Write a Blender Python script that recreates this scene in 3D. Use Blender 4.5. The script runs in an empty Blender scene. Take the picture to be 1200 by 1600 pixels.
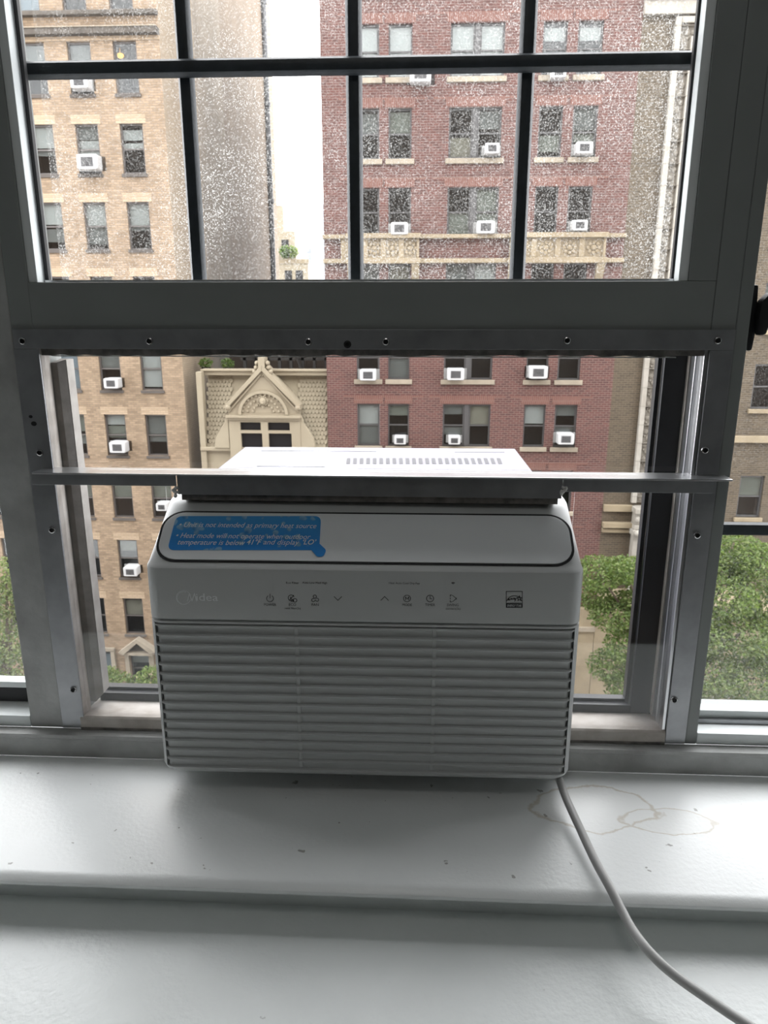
import bpy, bmesh, math, random
from mathutils import Vector, Matrix
rnd = random.Random(7)
SC = bpy.context.scene
COL = SC.collection
PI = math.pi

# ------------------------------------------------------------------ camera
F_PX = 1130.0
PITCH, YAW = math.radians(15.21), math.radians(2.70)
CAM = Vector((0.0, -0.886, 1.5))
FWD = Vector((-math.sin(YAW)*math.cos(PITCH), math.cos(YAW)*math.cos(PITCH), -math.sin(PITCH)))
RIGHT = Vector((math.cos(YAW), math.sin(YAW), 0))
DOWN = FWD.cross(RIGHT)
cam_d = bpy.data.cameras.new('camera')
cam_d.sensor_fit = 'VERTICAL'; cam_d.sensor_height = 36.0; cam_d.lens = F_PX*36/1600
cam_d.clip_start = 0.02; cam_d.clip_end = 2000
cam_d.dof.use_dof = True; cam_d.dof.focus_distance = 1.02; cam_d.dof.aperture_fstop = 18
cam = bpy.data.objects.new('camera', cam_d); COL.objects.link(cam)
rot = Matrix((RIGHT, -DOWN, -FWD)).transposed()
cam.matrix_world = Matrix.Translation(CAM) @ rot.to_4x4()
SC.camera = cam

# ------------------------------------------------------------------ sky, exposure
w = bpy.data.worlds.new('overcast_sky'); SC.world = w; w.use_nodes = True
bgn = w.node_tree.nodes['Background']
bgn.inputs['Color'].default_value = (0.975, 0.985, 1.0, 1); bgn.inputs['Strength'].default_value = 5.3
SC.view_settings.view_transform = 'Standard'; SC.view_settings.look = 'None'
SC.view_settings.gamma = 1.0; SC.view_settings.use_curve_mapping = False
SC.view_settings.exposure = 0.55
SC.cycles.max_bounces = 8; SC.cycles.diffuse_bounces = 5; SC.cycles.transparent_max_bounces = 16
SC.cycles.glossy_bounces = 3
SC.cycles.caustics_reflective = False; SC.cycles.caustics_refractive = False
SC.cycles.sample_clamp_indirect = 4.0

def portal(name, x0, x1, z0, z1, y):
    l = bpy.data.lights.new(name, 'AREA'); l.shape = 'RECTANGLE'; l.size = x1-x0; l.size_y = z1-z0
    l.cycles.is_portal = True
    o = bpy.data.objects.new(name, l); COL.objects.link(o)
    o.location = ((x0+x1)/2, y, (z0+z1)/2); o.rotation_euler = (-PI/2, 0, 0)
portal('window_portal', -1.62, 1.45, 0.86, 2.52, 0.30)

def ray(px, py): return FWD + RIGHT*((px-600)/F_PX) + DOWN*((py-800)/F_PX)
def at(px, py, Y):                        # point of the photograph on the plane y = Y
    d = ray(px, py); return CAM + d*((Y-CAM.y)/d.y)
def atz(px, py, Z):
    d = ray(px, py); return CAM + d*((Z-CAM.z)/d.z)

# ------------------------------------------------------------------ materials
def nodes_of(name):
    m = bpy.data.materials.new(name); m.use_nodes = True
    nt = m.node_tree; b = nt.nodes['Principled BSDF']; return m, nt, b
def rgba(c): return (c[0], c[1], c[2], 1)
def coords(nt, kind='Object'):
    return nt.nodes.new('ShaderNodeTexCoord').outputs[kind]
def noise(nt, vec, scale, detail=3, rough=.55):
    n = nt.nodes.new('ShaderNodeTexNoise'); n.inputs['Scale'].default_value = scale
    n.inputs['Detail'].default_value = detail; n.inputs['Roughness'].default_value = rough
    nt.links.new(vec, n.inputs['Vector']); return n.outputs['Fac']
def ramp(nt, fac, p0, p1, c0=(0,0,0), c1=(1,1,1)):
    r = nt.nodes.new('ShaderNodeValToRGB'); e = r.color_ramp.elements
    e[0].position = p0; e[1].position = p1; e[0].color = rgba(c0); e[1].color = rgba(c1)
    nt.links.new(fac, r.inputs['Fac']); return r.outputs['Color']
def mixc(nt, fac, a, b, mode='MIX'):
    m = nt.nodes.new('ShaderNodeMix'); m.data_type = 'RGBA'; m.blend_type = mode
    for sock, v in ((m.inputs[0], fac), (m.inputs[6], a), (m.inputs[7], b)):
        if hasattr(v, 'node'): nt.links.new(v, sock)
        elif isinstance(v, (tuple, list)): sock.default_value = rgba(v)
        else: sock.default_value = v
    return m.outputs[2]
def math_n(nt, op, a, b=0.0):
    m = nt.nodes.new('ShaderNodeMath'); m.operation = op
    for s, v in ((m.inputs[0], a), (m.inputs[1], b)):
        if hasattr(v, 'node'): nt.links.new(v, s)
        else: s.default_value = v
    return m.outputs[0]
def bump(nt, b, h, strength, dist=.002):
    n = nt.nodes.new('ShaderNodeBump'); n.inputs['Strength'].default_value = strength
    n.inputs['Distance'].default_value = dist
    nt.links.new(h, n.inputs['Height']); nt.links.new(n.outputs['Normal'], b.inputs['Normal'])

def mat(name, c, rough=.5, metal=0.0, vary=0.0, vscale=6.0, bmp=0.0, bscale=200.0, spec=.5, c2=None):
    m, nt, b = nodes_of(name)
    b.inputs['Base Color'].default_value = rgba(c); b.inputs['Roughness'].default_value = rough
    b.inputs['Metallic'].default_value = metal; b.inputs['Specular IOR Level'].default_value = spec
    if vary or c2:
        v = coords(nt)
        f = ramp(nt, noise(nt, v, vscale, 5), .3, .7)
        c2 = c2 or tuple(x*(1-vary) for x in c)
        nt.links.new(mixc(nt, f, c, c2), b.inputs['Base Color'])
    if bmp: bump(nt, b, noise(nt, coords(nt), bscale, 3), bmp)
    return m

def brick_mat(name, c1, c2, mortar, bw=.25, bh=.094, ms=.013, dirt=(.75, .72, .68), dirt_amt=.5, lscale=.35):
    m, nt, b = nodes_of(name)
    co = coords(nt); sp = nt.nodes.new('ShaderNodeSeparateXYZ'); nt.links.new(co, sp.inputs[0])
    cb = nt.nodes.new('ShaderNodeCombineXYZ')
    nt.links.new(math_n(nt, 'ADD', sp.outputs[0], sp.outputs[1]), cb.inputs[0]); nt.links.new(sp.outputs[2], cb.inputs[1])
    t = nt.nodes.new('ShaderNodeTexBrick'); nt.links.new(cb.outputs[0], t.inputs['Vector'])
    t.inputs['Scale'].default_value = 1; t.inputs['Brick Width'].default_value = bw; t.inputs['Row Height'].default_value = bh
    t.inputs['Mortar Size'].default_value = ms; t.inputs['Mortar Smooth'].default_value = .3
    t.inputs['Color1'].default_value = rgba(c1); t.inputs['Color2'].default_value = rgba(c2); t.inputs['Mortar'].default_value = rgba(mortar)
    t.inputs['Bias'].default_value = -.1
    big = ramp(nt, noise(nt, co, lscale*2, 6, .65), .38, .72)
    stretch = nt.nodes.new('ShaderNodeMapping'); stretch.inputs['Scale'].default_value = (1.2, 1.2, .22)
    nt.links.new(co, stretch.inputs['Vector'])
    streak = ramp(nt, noise(nt, stretch.outputs[0], 1.6, 5), .5, .8)
    fac = math_n(nt, 'MULTIPLY', math_n(nt, 'MAXIMUM', big, streak), dirt_amt)
    col = mixc(nt, fac, t.outputs['Color'], dirt, 'MULTIPLY')
    nt.links.new(col, b.inputs['Base Color']); b.inputs['Roughness'].default_value = .9
    bump(nt, b, math_n(nt, 'SUBTRACT', 1.0, t.outputs['Fac']), .5, .01)
    return m

def glass_mat(name, rough=.01, dirt=0.0, tint=(1,1,1), refl=1.0):
    m = bpy.data.materials.new(name); m.use_nodes = True; nt = m.node_tree; nt.nodes.clear()
    out = nt.nodes.new('ShaderNodeOutputMaterial')
    tr = nt.nodes.new('ShaderNodeBsdfTransparent'); tr.inputs['Color'].default_value = rgba(tint)
    gl = nt.nodes.new('ShaderNodeBsdfGlossy'); gl.inputs['Roughness'].default_value = rough
    # same reflectance on both faces of the sheet (the node inverts the IOR on back faces)
    fr = nt.nodes.new('ShaderNodeFresnel'); ge = nt.nodes.new('ShaderNodeNewGeometry')
    nt.links.new(math_n(nt, 'SUBTRACT', 1.48, math_n(nt, 'MULTIPLY', ge.outputs['Backfacing'], 1.48-1/1.48)), fr.inputs['IOR'])
    fac = math_n(nt, 'MULTIPLY', fr.outputs[0], refl)
    mx = nt.nodes.new('ShaderNodeMixShader'); nt.links.new(fac, mx.inputs[0])
    nt.links.new(tr.outputs[0], mx.inputs[1]); nt.links.new(gl.outputs[0], mx.inputs[2]); sh = mx.outputs[0]
    if dirt:
        co = coords(nt)
        spk = ramp(nt, noise(nt, co, 430, 2, .6), .55, .68)
        drops = nt.nodes.new('ShaderNodeTexVoronoi'); drops.inputs['Scale'].default_value = 240
        nt.links.new(co, drops.inputs['Vector'])
        dr = ramp(nt, drops.outputs['Distance'], .16, .30, (1,1,1), (0,0,0))
        lowm = ramp(nt, noise(nt, co, 5.5, 4, .6), .36, .62, (.25,)*3, (1,)*3)
        f = math_n(nt, 'MULTIPLY', math_n(nt, 'MAXIMUM', spk, math_n(nt, 'MULTIPLY', dr, .55)), lowm)
        film = math_n(nt, 'MULTIPLY', lowm, .035)
        f = math_n(nt, 'MULTIPLY', math_n(nt, 'ADD', f, film), dirt)
        d1 = nt.nodes.new('ShaderNodeBsdfDiffuse'); d1.inputs[0].default_value = (.8,.8,.78,1)
        d2 = nt.nodes.new('ShaderNodeBsdfTranslucent'); d2.inputs[0].default_value = (.85,.85,.83,1)
        dm = nt.nodes.new('ShaderNodeMixShader'); dm.inputs[0].default_value = .72
        nt.links.new(d1.outputs[0], dm.inputs[1]); nt.links.new(d2.outputs[0], dm.inputs[2])
        m2 = nt.nodes.new('ShaderNodeMixShader'); nt.links.new(f, m2.inputs[0])
        nt.links.new(sh, m2.inputs[1]); nt.links.new(dm.outputs[0], m2.inputs[2]); sh = m2.outputs[0]
    nt.links.new(sh, out.inputs[0]); return m

M = {}
M['frame'] = mat('shaded_frame_paint', (0.2640,0.2800,0.2720), .42, vary=.12, vscale=5, bmp=.06, bscale=120)  # pale paint darkened to carry the backlit shade of the frame
M['frame_worn_lit'] = mat('worn_lit_frame_paint', (.48,.49,.48), .5, c2=(.30,.30,.29), vscale=14, bmp=.5, bscale=60)  # same paint, worn, with a paler tone for light off the stool
M['bevel'] = mat('pale_bead_paint', (.80,.84,.84), .5, vary=.06)
M['gasket'] = mat('black_gasket', (.012,.012,.014), .5, bmp=.1)
M['bar'] = mat('window_bar_steel', (.045,.056,.065), .45, vary=.35, vscale=60, bmp=.15, bscale=300)
M['alum'] = mat('aluminium', (.42,.43,.445), .40, .7, vary=.25, vscale=22, bmp=.08, bscale=60)
M['alum_bright'] = mat('bright_aluminium', (.80,.81,.83), .28, .95, vary=.1, vscale=30)
M['screw'] = mat('screw_steel', (.5,.5,.5), .25, 1.0)
M['screw_dark'] = mat('screw_recess', (.01,.01,.01), .6)
M['cream'] = mat('peeling_cream_paint', (0.5760,0.5440,0.5040), .6, c2=(0.3840,0.3440,0.3040), vscale=28, bmp=.5, bscale=60)
M['bead_lit_face'] = mat('lit_worn_wood', (.40,.38,.35), .7, c2=(.29,.27,.245), vscale=40)  # paler wood for the bead side daylight strikes, light put into colour
M['wood_dark'] = mat('weathered_wood', (.30,.28,.26), .7, c2=(.16,.145,.13), vscale=24, bmp=.4, bscale=90)
M['foam'] = mat('ragged_sealant', (.10,.095,.09), .7, c2=(.28,.26,.24), vscale=55, bmp=.9, bscale=70)
M['blacksteel'] = mat('black_steel', (.012,.013,.016), .45, vary=.2)
M['silicone'] = mat('clear_silicone', (.75,.75,.73), .15)
M['white_ceiling'] = mat('ceiling_paint', (.84,.86,.86), .8)
M['room_wall'] = mat('wall_paint', (0.2400,0.2520,0.2520), .7)
M['floor'] = mat('oak_floor', (.17,.14,.11), .4, vary=.3, vscale=4)
M['glass_dirty'] = glass_mat('dirty_glass', dirt=.47)
M['glass_side'] = glass_mat('side_glass', dirt=.10)
M['acrylic'] = glass_mat('clear_acrylic', rough=.02, tint=(.985,.985,.985), refl=1.5)
M['ac'] = mat('appliance_plastic', (0.5573,0.5707,0.5662), .38, bmp=.03, bscale=900)
M['ac_panel_lit'] = mat('display_panel', (.86,.88,.89), .25)  # paler than the case, carrying light from above in its colour
M['ac_core'] = mat('louver_backing', (0.4000,0.4080,0.4040), .5)
M['ac_gap'] = mat('panel_gap', (.008,.008,.009), .4)
M['ac_metal'] = mat('white_sheet_metal', (0.4250,0.4250,0.4760), .22)
M['ac_slot'] = mat('vent_slot', (.10,.10,.11), .6)
M['pale_blue'] = mat('pale_blue_print', (.50,.54,.74), .5, c2=(.74,.76,.86), vscale=160)
M['ink'] = mat('black_ink', (.012,.012,.013), .5)
M['emboss'] = mat('logo_silver', (.88,.90,.91), .3)
M['cord'] = mat('grey_cable', (0.4125,0.4125,0.4050), .45)
M['white_text'] = mat('white_print', (.90,.93,.95), .5)

def stool_mat():
    m, nt, b = nodes_of('glossy_white_paint')
    co = coords(nt); b.inputs['Roughness'].default_value = .30
    base = mixc(nt, ramp(nt, noise(nt, co, 7, 4), .35, .7), (.83,.85,.845), (.79,.81,.805))
    spk = ramp(nt, noise(nt, co, 62, 2, .5), .735, .76)
    base = mixc(nt, math_n(nt, 'MULTIPLY', spk, .7), base, (.22,.21,.19))
    sp = nt.nodes.new('ShaderNodeSeparateXYZ'); nt.links.new(co, sp.inputs[0])
    warp = math_n(nt, 'MULTIPLY', math_n(nt, 'SUBTRACT', noise(nt, co, 13, 5), .5), 1.1)
    tot = None
    for cx, cy, rx, ry in ((.255, .003, .085, .048), (.345, -.022, .062, .026)):
        ex = math_n(nt, 'DIVIDE', math_n(nt, 'SUBTRACT', sp.outputs[0], cx), rx)
        ey = math_n(nt, 'DIVIDE', math_n(nt, 'SUBTRACT', sp.outputs[1], cy), ry)
        r = math_n(nt, 'SQRT', math_n(nt, 'ADD', math_n(nt, 'MULTIPLY', ex, ex), math_n(nt, 'MULTIPLY', ey, ey)))
        r = math_n(nt, 'ADD', r, warp)
        ring = ramp(nt, math_n(nt, 'ABSOLUTE', math_n(nt, 'SUBTRACT', r, 1.0)), .01, .055, (1,1,1), (0,0,0))
        inner = ramp(nt, r, .95, 1.0, (.13,)*3, (0,0,0))
        v = math_n(nt, 'MAXIMUM', ring, inner)
        tot = v if tot is None else math_n(nt, 'MAXIMUM', tot, v)
    base = mixc(nt, math_n(nt, 'MULTIPLY', tot, .55), base, (.48,.41,.30))
    nt.links.new(base, b.inputs['Base Color'])
    bump(nt, b, noise(nt, co, 160, 2), .16, .002)
    return m
M['stool'] = stool_mat()
def ledge_mat():
    m, nt, b = nodes_of('glossy_grey_white_paint')
    co = coords(nt); b.inputs['Roughness'].default_value = .30
    base = mixc(nt, ramp(nt, noise(nt, co, 9, 4), .35, .7), (.78,.81,.80), (.73,.76,.75))
    spk = ramp(nt, noise(nt, co, 50, 3, .6), .73, .77)
    base = mixc(nt, math_n(nt, 'MULTIPLY', spk, .6), base, (.28,.27,.25))
    nt.links.new(base, b.inputs['Base Color'])
    bump(nt, b, noise(nt, co, 130, 2), .22, .003)
    return m
M['ledge'] = ledge_mat()
M['tan'] = brick_mat('tan_brick', (0.2746,0.2006,0.1333), (0.1775,0.1277,0.0804), (0.1775,0.1368,0.0989), dirt=(.50,.46,.42), dirt_amt=.6)
M['tan_light'] = brick_mat('pale_tan_brick', (0.3194,0.2417,0.1631), (0.2425,0.1801,0.1148), (0.2248,0.1766,0.1264), dirt_amt=.3)
M['tan_side'] = brick_mat('side_brick', (0.2533,0.1991,0.1372), (0.2192,0.1712,0.1157), (0.1949,0.1528,0.1072), dirt_amt=.35)
M['side_grey'] = mat('grey_stucco', (0.2149,0.1766,0.1315), .9, vary=.25, vscale=.6)
M['side_brown'] = mat('brown_wall', (0.1681,0.1253,0.0856), .9, vary=.25, vscale=.8)
M['red'] = brick_mat('red_brick', (0.0841,0.0311,0.0243), (0.0523,0.0199,0.0164), (0.1364,0.0943,0.0819), dirt=(.72,.70,.70), dirt_amt=.45)
M['red_soldier'] = brick_mat('soldier_brick', (0.1194,0.0501,0.0375), (0.1000,0.0409,0.0318), (0.1364,0.0864,0.0704), bw=.085, bh=.5, dirt_amt=.2)
M['brown'] = brick_mat('brown_brick', (0.0731,0.0548,0.0345), (0.0447,0.0335,0.0213), (0.1015,0.0812,0.0558), dirt=(.7,.68,.65), dirt_amt=.5)
M['own_brick'] = brick_mat('own_brick', (.22,.15,.11), (.17,.115,.085), (.2,.17,.14))
M['stone'] = mat('cream_stone', (0.2316,0.1888,0.1229), .85, c2=(0.1682,0.1326,0.0847), vscale=1.5, bmp=.3, bscale=12)
M['terracotta'] = mat('white_terracotta', (0.2885,0.2729,0.2417), .7, c2=(0.2182,0.1987,0.1675), vscale=2.0)
M['ornament'] = mat('ornament_relief', (0.1583,0.1431,0.1188), .8, c2=(0.1096,0.0974,0.0792), vscale=7, bmp=1.0, bscale=6)
M['sill_stone'] = mat('sill_stone', (0.2485,0.2119,0.1608), .85, vary=.3, vscale=2)
M['sill_grey'] = mat('grey_sill', (0.0767,0.0654,0.0568), .85, vary=.3, vscale=2)
M['darkledge'] = mat('dark_stone', (0.0739,0.0625,0.0512), .9, vary=.4, vscale=3)  # darker stone for ledges and roofs
M['winframe_tan'] = mat('bronze_sash', (0.0680,0.0600,0.0560), .5)
M['winframe_red'] = mat('dark_sash', (0.0480,0.0464,0.0464), .5)
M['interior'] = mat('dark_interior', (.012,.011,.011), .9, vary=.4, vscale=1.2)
M['pane'] = glass_mat('far_pane', rough=.03, tint=(.86,.88,.88), refl=.8)
M['blind_white'] = mat('white_shade', (0.2777,0.2816,0.2700), .8)
M['blind_grey'] = mat('grey_shade', (0.1057,0.1082,0.1032), .8)
M['blind_green'] = mat('greenish_shade', (0.1279,0.1335,0.1137), .8)
M['blind_cream'] = mat('cream_shade', (0.1649,0.1507,0.1193), .8)
M['blind_blue'] = mat('blue_shade', (0.1462,0.1754,0.2014), .8)
M['acw'] = mat('white_case', (0.3790,0.3790,0.3790), .4)
M['acg'] = mat('grille_grey', (0.2100,0.2100,0.2170), .6, vary=.3, vscale=9)
M['acp'] = mat('side_curtain', (0.1762,0.1762,0.1705), .6)
M['town'] = mat('cream_town_paint', (0.2404,0.2068,0.1463), .75, c2=(0.2143,0.1789,0.1243), vscale=1.2)
M['town_pane'] = mat('dark_window_glass', (.008,.008,.009), .3, spec=.25)
M['shingle'] = mat('cream_shingle', (0.2217,0.1892,0.1314), .8, vary=.12, vscale=3)
M['street'] = mat('asphalt', (0.0450,0.0450,0.0475), .9, vary=.2)
M['walk'] = mat('pavement_concrete', (0.0745,0.0725,0.0686), .9, vary=.15, vscale=1)
M['bark'] = mat('bark', (.10,.075,.055), .9, vary=.3, vscale=12)
M['haze_tower'] = mat('pale_tower', (0.1680,0.1904,0.2072), .8)  # distance haze mixed into the wall colour
M['haze_low'] = mat('pale_block', (0.1848,0.1960,0.2128), .8)  # paled likewise, haze carried by the colour
M['roofdark'] = mat('dark_timber', (0.0240,0.0220,0.0200), .8, vary=.4)
M['roofbrown'] = mat('brown_timber', (0.0470,0.0336,0.0235), .8, vary=.4, vscale=2)
M['metal_pipe'] = mat('grey_pipe', (0.0840,0.0868,0.0924), .6, vary=.3, vscale=3)
M['lamp_glow'] = mat('lamp_glow', (.25,.14,.04), .5)
_b = M['lamp_glow'].node_tree.nodes['Principled BSDF']; _b.inputs['Emission Color'].default_value = (1,.48,.07,1); _b.inputs['Emission Strength'].default_value = 1.6
def leaf_mat(name, c):
    m, nt, b = nodes_of(name)
    b.inputs['Base Color'].default_value = rgba(c); b.inputs['Roughness'].default_value = .6
    t = nt.nodes.new('ShaderNodeBsdfTranslucent'); t.inputs[0].default_value = rgba((c[0]*1.1, c[1]*1.15, c[2]*.7))
    mx = nt.nodes.new('ShaderNodeMixShader'); mx.inputs[0].default_value = .45
    nt.links.new(b.outputs[0], mx.inputs[1]); nt.links.new(t.outputs[0], mx.inputs[2])
    nt.links.new(mx.outputs[0], nt.nodes['Material Output'].inputs[0]); return m
M['leaf1'] = leaf_mat('leaf_bright', (0.1232,0.1812,0.0464)); M['leaf2'] = leaf_mat('leaf_mid', (0.0812,0.1276,0.0377)); M['leaf3'] = leaf_mat('leaf_pale', (0.1812,0.2248,0.0870))
M['leaf4'] = leaf_mat('leaf_olive', (0.1472,0.1740,0.0716)); M['flower'] = leaf_mat('blossom', (0.4205,0.3712,0.2262))
def sticker_mat():
    m, nt, b = nodes_of('blue_sticker')
    co = coords(nt); b.inputs['Roughness'].default_value = .3
    v = nt.nodes.new('ShaderNodeTexVoronoi'); v.inputs['Scale'].default_value = 62; nt.links.new(co, v.inputs['Vector'])
    v.inputs['Randomness'].default_value = 1
    sz = ramp(nt, noise(nt, co, 30, 2), .34, .56)
    d = math_n(nt, 'ADD', v.outputs['Distance'], math_n(nt, 'MULTIPLY', math_n(nt, 'SUBTRACT', 1.0, sz), .55))
    drop = ramp(nt, d, .36, .44, (1,1,1), (0,0,0))
    offs = nt.nodes.new('ShaderNodeMapping'); offs.inputs['Location'].default_value = (.003, .004, .003); nt.links.new(co, offs.inputs['Vector'])
    v2 = nt.nodes.new('ShaderNodeTexVoronoi'); v2.inputs['Scale'].default_value = 62; nt.links.new(offs.outputs[0], v2.inputs['Vector'])
    hi = math_n(nt, 'MULTIPLY', drop, ramp(nt, v2.outputs['Distance'], .10, .45))
    sp = nt.nodes.new('ShaderNodeSeparateXYZ'); nt.links.new(co, sp.inputs[0])
    g = ramp(nt, sp.outputs[2], .335, .372)
    base = mixc(nt, g, (.010,.27,.78), (.045,.34,.72))
    c = mixc(nt, math_n(nt, 'MULTIPLY', drop, .55), base, (.008,.16,.45))
    c = mixc(nt, math_n(nt, 'MULTIPLY', hi, .5), c, (.45,.78,.92))
    nt.links.new(c, b.inputs['Base Color']); return m
M['sticker'] = sticker_mat()
M['sticker_tab'] = mat('blue_tab', (.010,.28,.80), .3)

# ------------------------------------------------------------------ mesh building
class MB:
    def __init__(s): s.v = []; s.f = []; s.m = []
    def add(s, vs, fs, mi=0):
        n = len(s.v); s.v += [tuple(v) for v in vs]
        for f in fs: s.f.append([i+n for i in f]); s.m.append(mi)
        return s
    def box(s, x0, x1, y0, y1, z0, z1, mi=0):
        return s.add([(x0,y0,z0),(x1,y0,z0),(x1,y1,z0),(x0,y1,z0),(x0,y0,z1),(x1,y0,z1),(x1,y1,z1),(x0,y1,z1)],
              [(0,3,2,1),(4,5,6,7),(0,1,5,4),(1,2,6,5),(2,3,7,6),(3,0,4,7)], mi)
    def prism(s, poly, fn, a, b, mi=0):           # poly in 2-D, fn(u, v, t) -> point
        n = len(poly)
        vs = [fn(u, v, a) for u, v in poly] + [fn(u, v, b) for u, v in poly]
        fs = [tuple(range(n)), tuple(range(2*n-1, n-1, -1))] + [(i, (i+1)%n, n+(i+1)%n, n+i) for i in range(n)]
        return s.add(vs, fs, mi)
    def xz(s, poly, y0, y1, mi=0): return s.prism(poly, lambda u, v, t: (u, t, v), y0, y1, mi)
    def yz(s, poly, x0, x1, mi=0): return s.prism(poly, lambda u, v, t: (t, u, v), x0, x1, mi)
    def tube(s, pts, r, n=10, mi=0):
        pts = [Vector(p) for p in pts]; base = len(s.v); L = len(pts)
        up = Vector((0,0,1)); rings = []
        for i, p in enumerate(pts):
            d = (pts[min(i+1, L-1)] - pts[max(i-1, 0)]).normalized()
            a = d.cross(up if abs(d.z) < .95 else Vector((1,0,0))).normalized(); b = d.cross(a)
            rr = r[i] if isinstance(r, (list, tuple)) else r
            rings.append([p + a*(rr*math.cos(2*PI*k/n)) + b*(rr*math.sin(2*PI*k/n)) for k in range(n)])
        vs = [q for g in rings for q in g]
        fs = [(i*n+k, i*n+(k+1)%n, (i+1)*n+(k+1)%n, (i+1)*n+k) for i in range(L-1) for k in range(n)]
        fs += [tuple(range(n-1, -1, -1)), tuple((L-1)*n+k for k in range(n))]
        return s.add(vs, fs, mi)
    def loft(s, rings, cap=True, closed=True, mi=0):
        n = len(rings[0]); L = len(rings)
        vs = [q for g in rings for q in g]; kk = range(n) if closed else range(n-1)
        fs = [(i*n+k, i*n+(k+1)%n, (i+1)*n+(k+1)%n, (i+1)*n+k) for i in range(L-1) for k in kk]
        if cap: fs += [tuple(range(n-1, -1, -1)), tuple((L-1)*n+k for k in range(n))]
        return s.add(vs, fs, mi)
    def ball(s, c, rx, ry, rz, nu=10, nv=7, mi=0):
        rings = [[(c[0]+rx*math.sin(PI*j/nv)*math.cos(2*PI*k/nu), c[1]+ry*math.sin(PI*j/nv)*math.sin(2*PI*k/nu), c[2]-rz*math.cos(PI*j/nv)) for k in range(nu)] for j in range(1, nv)]
        return s.loft(rings, True, True, mi)
    def mesh(s, name, mats, smooth=None, bev=None, off=(0,0,0)):
        me = bpy.data.meshes.new(name)
        vs = [(v[0]-off[0], v[1]-off[1], v[2]-off[2]) for v in s.v]
        me.from_pydata(vs, [], s.f)
        for mm in (mats if isinstance(mats, (list, tuple)) else [mats]): me.materials.append(M[mm] if isinstance(mm, str) else mm)
        me.polygons.foreach_set('material_index', s.m)
        bm = bmesh.new(); bm.from_mesh(me); bmesh.ops.recalc_face_normals(bm, faces=bm.faces)
        if bev: 
            es = [e for e in bm.edges if len(e.link_faces) == 2 and e.calc_face_angle(0) > .5]
            bmesh.ops.bevel(bm, geom=es, offset=bev, segments=2, profile=.6, affect='EDGES', clamp_overlap=True)
        bm.to_mesh(me); bm.free()
        if smooth is not None:
            me.polygons.foreach_set('use_smooth', [True]*len(me.polygons)); me.set_sharp_from_angle(angle=math.radians(smooth))
        me.update(); return me

def root_origin(o):
    r = o
    while r.parent: r = r.parent
    return tuple(r.location)
def link(name, me, parent=None, loc=None):
    o = bpy.data.objects.new(name, me); COL.objects.link(o)
    if parent: o.parent = parent
    if loc is not None: o.location = loc
    return o
def obj(name, mb, mats, parent=None, smooth=None, bev=None, local=False):
    off = (0,0,0) if (parent is None or local) else root_origin(parent)
    return link(name, mb.mesh(name, mats, smooth, bev, off), parent)
def tag(o, label=None, cat=None, group=None, kind=None):
    if label: o['label'] = label
    if cat: o['category'] = cat
    if group: o['group'] = group
    if kind: o['kind'] = kind
    return o
def thing(name, label, cat, loc, group=None, rz=0.0):
    o = bpy.data.objects.new(name, None); COL.objects.link(o); o.location = loc; o.rotation_euler = (0,0,rz)
    o.empty_display_size = .05
    return tag(o, label, cat, group)
def struct(name, mb, mats, bev=None, smooth=None):
    return tag(obj(name, mb, mats, None, smooth, bev), kind='structure')
def struct_empty(name, loc):
    o = bpy.data.objects.new(name, None); COL.objects.link(o); o.location = loc; o['kind'] = 'structure'; return o

# ------------------------------------------------------------------ room shell
RX0, RX1, RY0, RZ1 = -1.95, 1.85, -3.6, 2.80
struct('floor', MB().box(RX0-.1, RX1+.1, RY0-.1, .35, -.1, 0), 'floor')
struct('ceiling', MB().box(RX0-.1, RX1+.1, RY0-.1, .35, RZ1, RZ1+.1), 'white_ceiling')
struct('wall_left', MB().box(RX0-.1, RX0, RY0, .35, 0, RZ1), 'room_wall')
struct('wall_right', MB().box(RX1, RX1+.1, RY0, .35, 0, RZ1), 'room_wall')
struct('wall_back', MB().box(RX0, RX1, RY0-.1, RY0, 0, RZ1), 'room_wall')
WX0, WX1, WZ0, WZ1 = -1.60, 1.42, .83, 2.50
wf = MB()
wf.box(RX0, RX1, .085, .35, 0, WZ0-.02); wf.box(RX0, RX1, .085, .35, WZ1, RZ1)
wf.box(RX0, WX0, .085, .35, WZ0-.02, WZ1); wf.box(WX1, RX1, .085, .35, WZ0-.02, WZ1)
struct('wall_front', wf, 'room_wall')

# the outside of this building, above, below and beside the room
ex = MB(); OX0, OX1, OZ0, OZ1 = -34, 30, -17.6, 17.0
ex.box(OX0, RX0-.1, .20, .35, OZ0, OZ1); ex.box(RX1+.1, OX1, .20, .35, OZ0, OZ1)
ex.box(RX0-.1, RX1+.1, .20, .35, OZ0, -.1); ex.box(RX0-.1, RX1+.1, .20, .35, RZ1+.1, OZ1)
struct('wall_outer', ex, 'own_brick')

# stool (window board) with its rounded nosing, apron above it, ledge below it
ZS = .83
nose = [(.085, ZS), (-.150, ZS), (-.158, ZS-.002), (-.163, ZS-.007), (-.163, ZS-.012), (-.158, ZS-.0165), (-.150, ZS-.019), (-.140, ZS-.020), (.085, ZS-.020)]
struct('trim_1', MB().yz(nose, RX0, RX1), 'stool', smooth=40)
struct('trim_2', MB().yz([(.085, ZS-.0202), (-.132, ZS-.0202), (-.132, .772), (.085, .772)], RX0, RX1), 'ledge')
struct('trim_3', MB().yz([(.085, .772), (-.44, .772), (-.452, .768), (-.458, .760), (-.458, .742), (.085, .742)], RX0, RX1), 'ledge', smooth=40)
struct('trim_4', MB().yz([(.0849, .742), (-.40, .742), (-.40, 0), (.0849, 0)], RX0, RX1), 'ledge')
ap = MB().yz([(.100, .8301), (.086, .8301), (.085, .862), (.081, .866), (.081, .872), (.100, .873)], WX0, WX1)
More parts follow.
